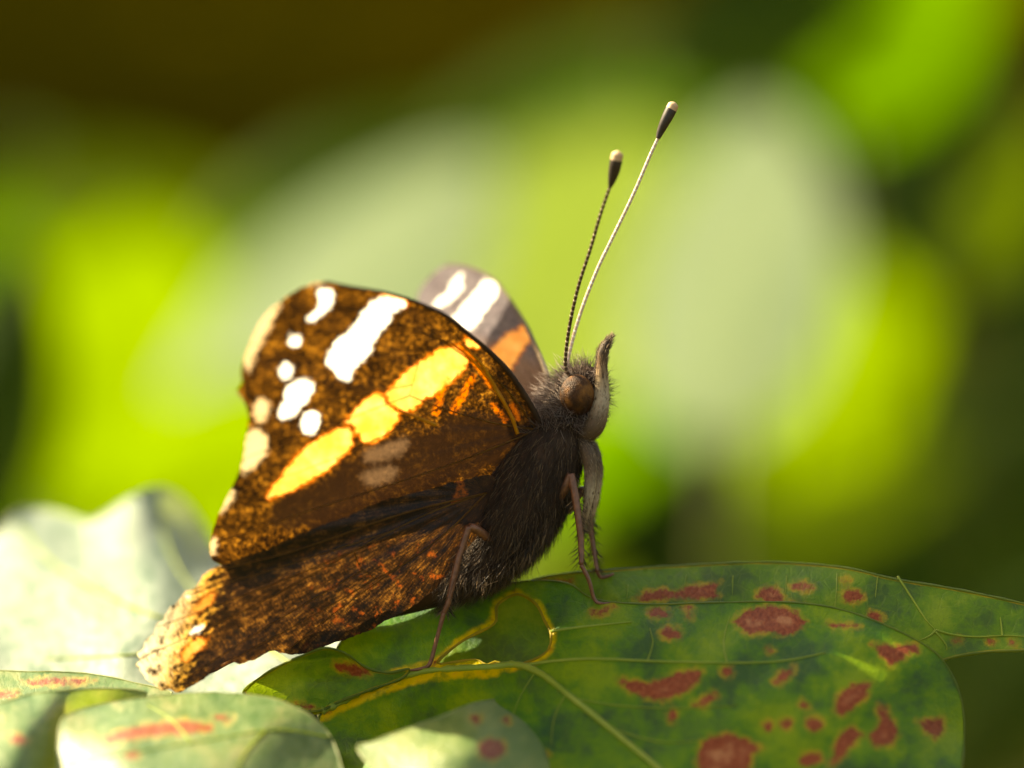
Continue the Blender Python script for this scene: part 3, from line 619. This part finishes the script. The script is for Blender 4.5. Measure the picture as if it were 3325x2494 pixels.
P = on_sheet(FW_out[:11], FW_d, .0, 6); tube('costa', P, np.linspace(.17, .06, len(P)), M['body'], fw, 8)

# near hindwing
HW_out = [(1600, 1545), (1500, 1560), (1394, 1588), (1220, 1634), (1146, 1669), (1022, 1714), (897, 1769), (748, 1826), (698, 1843), (660, 1868), (640, 1900), (599, 1926), (572, 1962), (549, 1973), (530, 2010), (508, 2030), (494, 2062), (474, 2080), (462, 2108), (446, 2122), (452, 2146), (440, 2158), (462, 2184), (476, 2208),
          (504, 2226), (522, 2244), (549, 2238), (575, 2250), (599, 2241), (649, 2211), (698, 2181), (722, 2150), (748, 2142), (775, 2158), (798, 2152), (848, 2132), (887, 2112), (937, 2124), (997, 2122), (1046, 2102), (1121, 2077), (1196, 2047), (1270, 2007), (1335, 1973), (1378, 1940), (1425, 1900), (1485, 1820), (1565, 1720), (1630, 1620)]
HW_ctl = [(1600, 1545, -.2), (1394, 1588, -1.6), (1146, 1669, -3.6), (897, 1769, -4.6), (698, 1843, -5.6), (549, 1973, -5.2), (445, 2140, -4.4), (520, 2240, -3.6), (698, 2181, -3.6), (887, 2112, -2.0), (1121, 2077, -.6), (1335, 1973, .0), (1450, 1820, -.5), (1100, 1880, -2.4), (800, 1980, -3.8), (1350, 1760, -1.6)]
hr = (1580, 1600)
hw, HW_d, HW_l = sheet('hindwing', HW_out, HW_ctl, 8, M['hindwing'], fly, rough=wing_rough(hr, 34, .13), jag=1.6, masks={
    'white': [ell(640, 2045, 32, 14, -.5), ell(470, 2110, 10, 8), ell(610, 1935, 10, 8)], 'orange': [[(620, 1985), (665, 1940), (700, 1920), (690, 1950), (650, 1985)], [(600, 2105), (640, 2075), (672, 2075), (665, 2095), (610, 2140), (590, 2140)]],
    'red': [lambda P: line_sdf(P, [(1480, 1620), (1500, 1570), (1462, 1545)], 6), lambda P: line_sdf(P, [(1475, 1630), (1510, 1600)], 6)], 'grey': [],
    'rust': [lambda P: np.clip((P[:, 0] - 950) / 250, 0, 1) * np.clip((P[:, 1] - 1720) / 120, 0, 1)],
    'pale': [lambda P: np.clip((740 - P[:, 0] - (P[:, 1] - 2000) * .30) / 230, -.5, 1.0)]})
polar(hw, hr)
tag(hw, 'near hindwing, mottled brown with scalloped edge')
wing_veins([[(1580, 1600), (1420, 1655), (1250, 1735), (1150, 1790)], [(1580, 1600), (1460, 1720), (1330, 1820), (1220, 1880)], [(1580, 1600), (1300, 1670), (950, 1790), (705, 1850)]], HW_d, hw, .055)
wing_veins([[(1280, 1722), (950, 1830), (606, 1932)], [(1190, 1772), (880, 1900), (512, 2036)], [(1150, 1790), (820, 1970), (452, 2140)], [(1180, 1850), (860, 2040), (560, 2232)], [(1220, 1880), (980, 2020), (720, 2160)], [(1300, 1838), (1100, 1980), (930, 2115)], [(1150, 1790), (1170, 1840), (1220, 1880)]], HW_d, hw, .036)

# far hindwing and far forewing (their upper side towards us)
FH_out = [(1600, 1540), (1394, 1565), (1146, 1590), (900, 1650), (790, 1740), (730, 1850), (700, 1940), (660, 2030), (640, 2120), (680, 2185), (760, 2150), (900, 2105), (1121, 2060), (1270, 1990), (1394, 1880), (1540, 1720)]
FH_ctl = [(1600, 1560, 4.0), (1146, 1690, 3.0), (800, 1850, .6), (640, 2120, -1.8), (900, 2105, 1.8), (1270, 1990, 3.2), (1450, 1820, 3.8), (1000, 1900, 2.6), (720, 1930, -.4)]
fh, FH_d, FH_l = sheet('hindwing', FH_out, FH_ctl, 14, M['hindwing'], fly, rough=wing_rough(hr, 30, .12), masks={k: [] for k in ('white', 'orange', 'red', 'grey', 'pale', 'rust')})
polar(fh, hr); tag(fh, 'far hindwing hidden behind the near one')
FF_out = [(1800, 1330), (1778, 1225), (1757, 1165), (1735, 1116), (1713, 1067), (1681, 1013), (1643, 958), (1610, 915), (1561, 883), (1500, 863), (1448, 861), (1410, 885), (1377, 920), (1355, 958), (1345, 1000), (1270, 1120), (1170, 1330), (1060, 1490), (1010, 1600), (1100, 1670), (1400, 1590), (1600, 1500), (1740, 1440)]
FF_ctl = [(1800, 1330, 3.4), (1757, 1165, 5.0), (1713, 1067, 8), (1643, 958, 11.5), (1561, 883, 14.5), (1448, 861, 17.5), (1355, 958, 18), (1200, 1280, 15), (1020, 1600, 8), (1400, 1560, 5), (1600, 1500, 4), (1740, 1440, 3.4), (1550, 1150, 10)]
ff, FF_d, FF_l = sheet('forewing', FF_out, FF_ctl, 9, M['forewing_up'], fly, masks={
    'white': [r1([(1520, 90), (1570, 60), (1575, 170), (1480, 260), (1390, 280), (1400, 240), (1480, 170)]), r1([(1700, 95), (1790, 110), (1790, 190), (1700, 310), (1640, 410), (1560, 420), (1490, 350), (1560, 270), (1640, 180)])],
    'orange': [r1([(1690, 560), (1740, 530), (1830, 440), (1950, 380), (1980, 450), (1920, 540), (1860, 640), (1790, 640)])], 'base': [lambda P: np.clip((P[:, 1] - 1110 - (P[:, 0] - 1650) * .35) / 60, 0, 1)]}, rough=wing_rough((1790, 1340), 26, .08))
polar(ff, (1790, 1340)); tag(ff, 'far forewing showing its pinkish upper side with white bars')
P = on_sheet(FF_out[:11], FF_d, 0, 6); tube('costa', P, np.linspace(.16, .07, len(P)), M['fur_head'] if False else M['palp'], ff, 8)

# body: head, thorax and abdomen as one surface
axis = [(1950, 1205, 1.7, 8), (1928, 1222, 1.7, 46), (1895, 1258, 1.7, 80), (1848, 1320, 1.7, 82), (1822, 1370, 1.7, 88), (1790, 1430, 1.7, 120), (1742, 1520, 1.7, 140), (1695, 1620, 1.7, 146), (1645, 1715, 1.7, 132), (1590, 1800, 1.8, 105), (1500, 1860, 2.0, 84), (1380, 1900, 2.2, 80), (1220, 1945, 2.2, 72), (1060, 1990, 2.0, 56), (940, 2022, 1.8, 30), (905, 2032, 1.8, 5)]
ax = catmull(axis, 5); C = Wa(ax[:, :3]); Rr = ax[:, 3] / PXMM
V, F, S = tube_geo(C, Rr, 28, True)
body = mesh('body', V, F, M['body'], fly, True, {'surf': V})

def fur_on(name, V, F, count, length, width, flow, mat, sel=None, lift=.55, jit=.35, tint=None, parent=fly):
    Fq = np.array([f for f in F if len(f) == 4]); A = V[Fq]; ar = np.linalg.norm(np.cross(A[:, 1] - A[:, 0], A[:, 3] - A[:, 0]), axis=1)
    if sel is not None: ar = ar * sel(A.mean(1))
    i = RNG.choice(len(Fq), count, p=ar / ar.sum()); u = RNG.random((count, 2))
    a, b, c, e = [A[i, k] for k in range(4)]
    P = (a * (1 - u[:, :1]) + b * u[:, :1]) * (1 - u[:, 1:]) + (e * (1 - u[:, :1]) + c * u[:, :1]) * u[:, 1:]
    nr = np.cross(b - a, e - a); nr /= np.maximum(np.linalg.norm(nr, axis=1, keepdims=True), 1e-9)
    cen = V.mean(0)
    nr *= np.sign((nr * (P - axis_near(P))).sum(1))[:, None]
    fl = flow(P) if callable(flow) else np.array(flow)[None]
    D = nr * lift + fl * (1 - lift) + RNG.normal(0, jit, (count, 3)) * .5
    Ln = length * (.5 + RNG.random(count) * .9)
    h = hairs(name, P, D, Ln, width, mat, parent, bend=fl + RNG.normal(0, .3, (count, 3)), tint=tint)
    return tag(h, kind='stuff')
def axis_near(P):
    i = np.argmin(np.linalg.norm(P[:, None] - C[None], axis=2), axis=1); return C[i]
def axis_dir(P):
    i = np.argmin(np.linalg.norm(P[:, None] - C[None], axis=2), axis=1); T = np.gradient(C, axis=0); T /= np.linalg.norm(T, axis=1, keepdims=True); return T[i]
def topx(Q):
    k = (Q - np.array(CAM)) @ np.array(FWD); x = (Q - np.array(CAM)) @ np.array(RGT); z = (Q - np.array(CAM)) @ np.array(UPV)
    return CX + x / k * FOCUS * PXMM, CY - z / k * FOCUS * PXMM
def s_thorax(Q): x, y = topx(Q); return ((y > 1340) & (x > 1430)).astype(float) + .02
def s_head(Q): x, y = topx(Q); return ((y < 1400)).astype(float) * np.where(((x - 1872) ** 2 + (y - 1282) ** 2 < 62 ** 2), .1, 1.0)
fur_on('fur', V, F, 14000, .56, .011, lambda P: axis_dir(P) * .9 + np.array([0, 0, -.25]), M['fur'], s_thorax, .32, .4)
fur_on('fur', V, F, 2600, .85, .015, lambda P: axis_dir(P) * .2 + np.array([-.1, 0, .1]), M['fur_head'], s_head, .75, .45)
# tufts under the belly
tp = [(1440, 1880), (1520, 1880), (1600, 1850), (1680, 1810), (1740, 1760), (1790, 1700)]
L = catmull(tp, 40); n = 2200; idx = RNG.integers(0, len(L), n)
Rt = Wa(np.column_stack([L[idx] + RNG.normal(0, 14, (n, 2)), 1.7 + RNG.normal(0, 1.3, n)]))
tag(hairs('fur', Rt, np.array([-.25, 0, -1.0])[None] + RNG.normal(0, .28, (n, 3)), .6 + RNG.random(n) * .8, .016, M['fur'], fly, bend=RNG.normal(0, .3, (n, 3))), kind='stuff')

# eyes
def ellipsoid(name, c, r, mat, parent, seg=28):
    V = []; F = []
    for i in range(seg // 2 + 1):
        t = math.pi * i / (seg // 2)
        for j in range(seg):
            a = 2 * math.pi * j / seg; V.append((math.sin(t) * math.cos(a), math.sin(t) * math.sin(a), math.cos(t)))
    for i in range(seg // 2):
        for j in range(seg): F.append([i * seg + j, i * seg + (j + 1) % seg, (i + 1) * seg + (j + 1) % seg, (i + 1) * seg + j])
    V = np.array(V); Q = np.array(c)[None] + (V @ np.array(r)[:, None] * 0 + V * np.array(r)[None])
    return mesh(name, Q, F, mat, parent, True, {'surf': V})
ellipsoid('eye', W(1874, 1284, .62), (.93, .85, 1.12), M['eye'], fly)
ellipsoid('eye', W(1874, 1284, 2.8), (.93, .85, 1.12), M['eye'], fly)
# palps
for s, (dz, ox, oy) in enumerate(((.7, 0, 0), (2.5, -6, 6))):
    pth = catmull([(1880, 1420, dz + .4, 26), (1925, 1390, dz, 40), (1948, 1325, dz - .1, 35), (1954, 1250, dz, 28), (1955, 1185, dz, 21), (1960, 1140, dz, 21), (1974, 1110, dz, 15), (1988, 1090, dz, 3)], 6)
    P = Wa(pth[:, :3] + np.array([ox, oy, 0])[None]); rr = pth[:, 3] * .84 / PXMM
    Vp, Fp, Sp = tube_geo(P, rr, 14)
    pal = mesh('palp', Vp, Fp, M['palp'], fly, True, {'surf': Sp * np.array([1, 2, 1])})
    i = RNG.integers(0, len(Vp), 620); pc = P[i // 14]
    D = Vp[i] - pc; D /= np.linalg.norm(D, axis=1, keepdims=True); T = np.gradient(P, axis=0)[i // 14]; T /= np.linalg.norm(T, axis=1, keepdims=True)
    tag(hairs('palp_bristles', Vp[i] + RNG.normal(0, .03, (620, 3)), D * .35 + T + RNG.normal(0, .15, (620, 3)), .14 + RNG.random(620) * .18, .013, M['fur_tan'], pal), kind='stuff')
pr = catmull([(1900, 1400, 1.2, 16), (1935, 1400, 1.0, 12), (1950, 1380, .9, 10)], 5)
# antennae
def antenna(path, mat, tipd, club):
    p = catmull(path, 7); P = Wa(p); L = len(P)
    a = tube('antenna', P, np.linspace(.10, .085, L), mat, fly, 10)
    c = catmull(club, 6); Q = Wa(c[:, :3]); n = len(Q)
    cl = tube('club', Q, c[:, 3] / PXMM, M['club'], a, 12)
    e0, e1 = Q[-1], Q[-4]
    c2, c3, c1 = np.array(club[-2], float), np.array(club[-3], float), np.array(club[-1], float)
    s0 = c2 * .75 + c1 * .25
    t = catmull([s0 * np.array([1, 1, 1, 1.03]), (c2 * .4 + c1 * .6) * np.array([1, 1, 1, 1.06]), c1 * np.array([1, 1, 1, 1.08]), np.append(c1[:3] + (c1 - c2)[:3] * .28, c1[3] * .62), np.append(c1[:3] + (c1 - c2)[:3] * .42, 1)], 5)
    tube('club_tip', Wa(t[:, :3]), t[:, 3] / PXMM, M['club_tip'], a, 12)
antenna([(1852, 1225, 1.0), (1836, 1185, .4), (1847, 1073, -.6), (1877, 934, -1.7), (1916, 812, -2.7), (1950, 696, -3.6), (1983, 600, -4.4)], M['antenna_shaded'], 0,
        [(1981, 607, -4.4, 6), (1987, 585, -4.5, 13), (1994, 555, -4.7, 18.5), (2000, 525, -4.9, 20), (2005, 500, -5.0, 17)])
antenna([(1850, 1215, 2.4), (1845, 1165, 2.3), (1883, 1023, 2.0), (1938, 879, 1.6), (1988, 774, 1.4), (2055, 635, 1.0), (2110, 507, .8), (2138, 446, .7)], M['antenna_sunlit'], 0,
        [(2136, 450, .7, 7), (2146, 424, .7, 13), (2161, 392, .6, 17), (2177, 360, .6, 19), (2187, 340, .6, 16)])
# legs
def leg(fem, tib, tar, label=None):
    fem, tib, tar = [[(a, b, c, r * .78) for a, b, c, r in L] for L in (fem, tib, tar)]
    f = catmull(fem, 6); g = catmull(tib, 6); h = catmull(tar, 6)
    e = bpy.data.objects.new('leg', None); COL.objects.link(e); e.parent = fly; e.empty_display_size = .002
    tube('femur', Wa(f[:, :3]), f[:, 3] / PXMM, M['leg'], e, 10)
    G = Wa(g[:, :3]); tube('tibia', G, g[:, 3] / PXMM, M['leg'], e, 10)
    tube('tarsus', Wa(h[:, :3]), h[:, 3] / PXMM, M['leg'], e, 8)
    n = 130; i = RNG.integers(1, len(G) - 1, n); T = np.gradient(G, axis=0)[i]; T /= np.linalg.norm(T, axis=1, keepdims=True)
    s = np.where(RNG.random(n) < .6, 1, -1)[:, None] * np.array(RGT)[None] + RNG.normal(0, .35, (n, 3))
    tag(hairs('leg_spines', G[i] + s * .1, s * .6 + T * .8, .45 + RNG.random(n) * .4, .022, M['fur'], e), kind='stuff')
footA = float(A_d([(1935, 1960)])[0]); footB = float(B_d([(1955, 1875)])[0]); footC = float(A_d([(1392, 2165)])[0])
leg([(1800, 1640, .6, 20), (1835, 1580, .2, 22), (1853, 1539, 0, 17)], [(1853, 1539, 0, 17), (1866, 1600, -.1, 17), (1878, 1680, -.2, 15), (1886, 1750, -.2, 14), (1888, 1834, -.3, 10)], [(1888, 1834, -.3, 10), (1913, 1886, -.2, 9), (1930, 1946, footA - .05, 8), (1955, 1960, footA - .1, 7), (2000, 1957, footA - .1, 5)])
leg([(1840, 1660, 2.6, 20), (1880, 1600, 2.8, 20), (1900, 1590, 2.8, 15)], [(1900, 1590, 2.8, 15), (1913, 1680, 2.9, 14), (1924, 1761, 3.0, 11), (1940, 1859, footB - .3, 8)], [(1940, 1859, footB - .3, 8), (1951, 1874, footB - .1, 8), (1972, 1872, footB - .1, 7), (1994, 1862, footB - .1, 5)])
leg([(1600, 1760, .3, 18), (1550, 1720, -.6, 20), (1522, 1710, -.9, 16)], [(1522, 1710, -.9, 16), (1500, 1775, -.9, 15), (1484, 1831, -.9, 15), (1457, 1951, -.8, 12), (1441, 1989, -.7, 11)], [(1441, 1989, -.7, 11), (1425, 2050, -.6, 9), (1411, 2103, -.5, 9), (1394, 2158, footC - .15, 9), (1365, 2172, footC - .1, 7), (1332, 2176, footC - .1, 5)])
leg([(1620, 1800, 3.0, 18), (1560, 1830, 4.5, 18), (1530, 1850, 4.8, 14)], [(1530, 1850, 4.8, 14), (1500, 1900, 4.6, 12), (1470, 1945, 4.4, 10)], [(1470, 1945, 4.4, 9), (1450, 1970, 4.3, 8), (1420, 1985, 4.4, 6)])
# folded brush-like forelegs
for dz, ox in ((.6, -10), (2.0, 8)):
    p = catmull([(1880, 1420, dz + .4, 16), (1914, 1460, dz, 30), (1928, 1530, dz - .1, 28), (1922, 1610, dz, 22), (1908, 1690, dz + .1, 12), (1902, 1720, dz + .1, 3)], 6) + np.array([ox, 0, 0, 0])[None]
    P = Wa(p[:, :3]); Vf, Ff, Sf = tube_geo(P, p[:, 3] * .78 / PXMM, 12)
    fo = mesh('foreleg', Vf, Ff, M['foreleg'], fly, True, {'surf': Sf})
    n = 900; i = RNG.integers(0, len(Vf), n); D = Vf[i] - P[i // 12]; D /= np.linalg.norm(D, axis=1, keepdims=True) + 1e-9; T = np.gradient(P, axis=0)[i // 12]; T /= np.linalg.norm(T, axis=1, keepdims=True)
    tag(hairs('foreleg_hair', Vf[i] + RNG.normal(0, .05, (n, 3)), D * .3 + T + RNG.normal(0, .15, (n, 3)), .14 + RNG.random(n) * .2, .012, M['fur_tan'], fo), kind='stuff')

# ------------------------------------------------------------------ background foliage, far out of focus
def shrub(name, base_px, label, cat='plant', group=None):
    b = W(*base_px); return empty(name, (b.x, b.y, 0), label, cat, group)

def big_leaf(root, px, py, d, ln, wd, roll, normal, mat, lobes=0.0, cup=.18, stalk=True, seed=0, wav=1.0):
    """one broad blade: centre on pixel px,py at d; ln and wd in pixels; roll = direction of its tip in the picture (degrees, 0 right, 90 up)"""
    k = (FOCUS + d) / FOCUS / PXMM; a = ln * k; w = wd * k; c = np.array(W(px, py, d))
    nrm = np.array(normal, float); nrm /= np.linalg.norm(nrm)
    t = math.cos(math.radians(roll)) * np.array(RGT) + math.sin(math.radians(roll)) * np.array(UPV)
    # the blade's long axis is the roll direction slid along the view until it lies in the blade's plane
    f = np.array(FWD); t = t - f * (t @ nrm) / (f @ nrm) if abs(f @ nrm) > .25 else t - nrm * (t @ nrm)
    t /= np.linalg.norm(t); s = np.cross(nrm, t)
    rs = random.Random(seed); ph = rs.random() * 6
    nu, nv = 26, 14; V = []; F = []; S = []; E = []
    for i in range(nu + 1):
        u = i / nu; prof = math.sin(math.pi * min(1, max(0, u)) ** .82) ** .62
        prof *= 1 + lobes * math.sin(u * 17 + ph)
        for j in range(nv + 1):
            v = j / nv * 2 - 1
            x = (u - .5) * a; y = v * w / 2 * prof
            z = -cup * w * (v * v * prof) * .6 - cup * a * (u - .45) ** 2 + wav * (.03 * w * math.sin(9 * u + ph) * v + .02 * a * math.sin(5 * v + 4 * u + ph))
            V.append(c + t * x + s * y + nrm * z); S.append((x, y, ph)); E.append((1 - abs(v)) * w / 2 * prof)
    for i in range(nu):
        for j in range(nv):
            q = i * (nv + 1) + j; F.append([q, q + 1, q + nv + 2, q + nv + 1])
    lf = mesh('leaf', V, F, mat, root, True, {'surf': S, 'edge': E, 'spot': np.full(len(V), -5.)})
    mid = [V[i * (nv + 1) + nv // 2] for i in range(nu + 1)]
    tube('midrib', mid, np.linspace(a * .012, a * .004, nu + 1), M['vein'], lf, 6)
    if stalk:
        p0 = np.array(mid[0]); b = np.array(root['base']) / MM
        tube('leaf_stalk', catmull([tuple(p0), tuple(p0 * .75 + b * .25 + np.array([0, 0, -10])), tuple(p0 * .3 + b * .7 + np.array([0, 0, 8])), tuple(b + np.array([0, 0, -3]))], 6), np.linspace(a * .012, a * .03, 19), M['stem'], lf, 6)
    return lf

GLARE = (-.52, -.62, .58); BACK = (.30, -.90, -.25); UPF = (-.2, -.45, .87); FACE = (.1, -.95, .25)
p1 = shrub('pale_sheen_shrub', (2300, 3000, 190), 'blurred shrub with broad pale grey green leaves behind the antennae')
big_leaf(p1, 2390, 880, 300, 1250, 800, 84, GLARE, M['bg_pale'], cup=.03, seed=1, wav=.15)
big_leaf(p1, 1060, 1080, 320, 1600, 950, 46, GLARE, M['bg_pale'], cup=.03, seed=2, wav=.15)
p2 = shrub('yellow_green_shrub', (700, 3000, 330), 'blurred yellow green leaves glowing in the sun behind the wings')
big_leaf(p2, 330, 1200, 420, 1100, 1000, 75, BACK, M['bg_yellow'], cup=.1, seed=3)
big_leaf(p2, 900, 1550, 300, 1300, 800, 20, BACK, M['bg_yellow'], cup=.1, seed=13)
big_leaf(p2, 1720, 1120, 380, 1700, 1350, 60, BACK, M['bg_bright'], cup=.06, seed=4, wav=.3)
big_leaf(p2, 2420, 1000, 560, 1850, 1350, 78, BACK, M['bg_yellow'], cup=.1, seed=5)
big_leaf(p2, 1900, 1500, 340, 700, 380, 20, BACK, M['bg_green'], cup=.1, seed=6)
p4 = shrub('olive_shrub', (1700, 3000, 600), 'blurred mid green foliage further back behind the pale leaves')
for i, (x, y, l, w, r) in enumerate([(1900, 620, 1500, 900, 40), (2500, 520, 1300, 900, 100), (1300, 760, 1300, 700, 20), (500, 800, 1200, 500, 160), (2900, 1500, 1400, 800, 15), (2300, 1800, 1600, 700, 5), (1700, 1500, 1600, 900, 60), (100, 900, 900, 600, 90), (600, 1600, 1500, 900, 30)]):
    big_leaf(p4, x, y, 520 + 25 * i, l, w, r, BACK if i % 2 else FACE, M['bg_olive'] if i in (4, 5, 3) else M['bg_green'], cup=.1, seed=40 + i)
p3 = shrub('dark_green_shrub', (3300, 3000, 420), 'blurred dark green shrub with one bright leaf at its top')
big_leaf(p3, 2960, 90, 420, 900, 560, 60, BACK, M['bg_green'], seed=7)
for i, (x, y) in enumerate([(2800, 420), (3150, 350), (3050, 700), (3350, 800), (3300, 1350), (3250, 1700), (3000, 1900), (2700, 2050), (2500, 60), (3300, 2300), (2300, 1790), (2150, 1720)]):
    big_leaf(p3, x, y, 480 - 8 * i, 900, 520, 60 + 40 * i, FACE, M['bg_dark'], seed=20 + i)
big_leaf(p3, 3280, 640, 300, 700, 330, 75, BACK, M['bg_olive'], seed=61)
big_leaf(p3, 2750, 1650, 330, 900, 300, 20, BACK, M['bg_olive'], seed=62)
p5 = shrub('shaded_leaf_plant', (0, 3000, 240), 'blurred dark leaf hanging behind the pale wavy leaf')
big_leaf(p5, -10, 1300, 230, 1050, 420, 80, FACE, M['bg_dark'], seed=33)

# the same shrubs go on at both sides
kinds = ['bg_yellow', 'bg_green', 'bg_olive', 'bg_pale', 'bg_green', 'bg_dark']
RL = random.Random(5)
for i in range(34):
    side = -1 if i % 2 else 1
    x = (-650 - 150 * i if side < 0 else 3950 + 150 * i) + RL.uniform(-150, 150); y = RL.uniform(1050, 2100) if side < 0 else RL.uniform(500, 2000)
    m = kinds[RL.randrange(6)]
    big_leaf((p2, p4, p4, p1, p4, p3)[kinds.index(m)], x, y, RL.uniform(260, 620), RL.uniform(900, 1400), RL.uniform(550, 850), RL.uniform(20, 150), GLARE if m == 'bg_pale' else BACK, M[m], cup=.1, seed=100 + i)

# unseen bushes added outside the frame: their shade keeps the soil dark
def bush(name, x, y, h, rad, n, label):
    r = empty(name, (x, y, 0), label, 'added bush')
    tr = soil_path((x + 30, y, h * .7), -30, 0, 10)
    tube('trunk', tr, np.linspace(12, 34, 10), M['stem'], r, 10)
    V = []; F = []
    c = RNG.normal(size=(n, 3)); c /= np.linalg.norm(c, axis=1, keepdims=True); c *= (RNG.random(n) ** .4)[:, None]
    P = np.array([x, y, h * .54]) + c * np.array([rad, rad, h * .5])
    a = RNG.normal(size=(n, 3)); a /= np.linalg.norm(a, axis=1, keepdims=True); b = np.cross(a, RNG.normal(size=(n, 3))); b /= np.linalg.norm(b, axis=1, keepdims=True)
    l = 34 + 30 * RNG.random(n)[:, None]
    V = np.stack([P - a * l, P - a * l * .2 + b * l * .45, P + a * l, P - a * l * .2 - b * l * .45], 1).reshape(-1, 3)
    F = (np.arange(n)[:, None] * 4 + np.arange(4)[None]).tolist()
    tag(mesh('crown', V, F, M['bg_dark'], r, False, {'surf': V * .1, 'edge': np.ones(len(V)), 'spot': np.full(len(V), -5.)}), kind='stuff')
    return r
q1 = bush('added_shade_bush', -720, 1500, 820, 430, 1900, 'tall unseen leafy bush added to shade the soil')
q2 = bush('added_shade_bush', -1150, 2150, 1250, 560, 2200, 'taller unseen leafy bush added behind the first for shade')
q3 = bush('added_shade_bush', 860, 2050, 760, 400, 1900, 'round unseen leafy bush added to shade the soil')
for r in (plant, fly, p1, p2, p3, p4, p5, q1, q2, q3): settle(r)
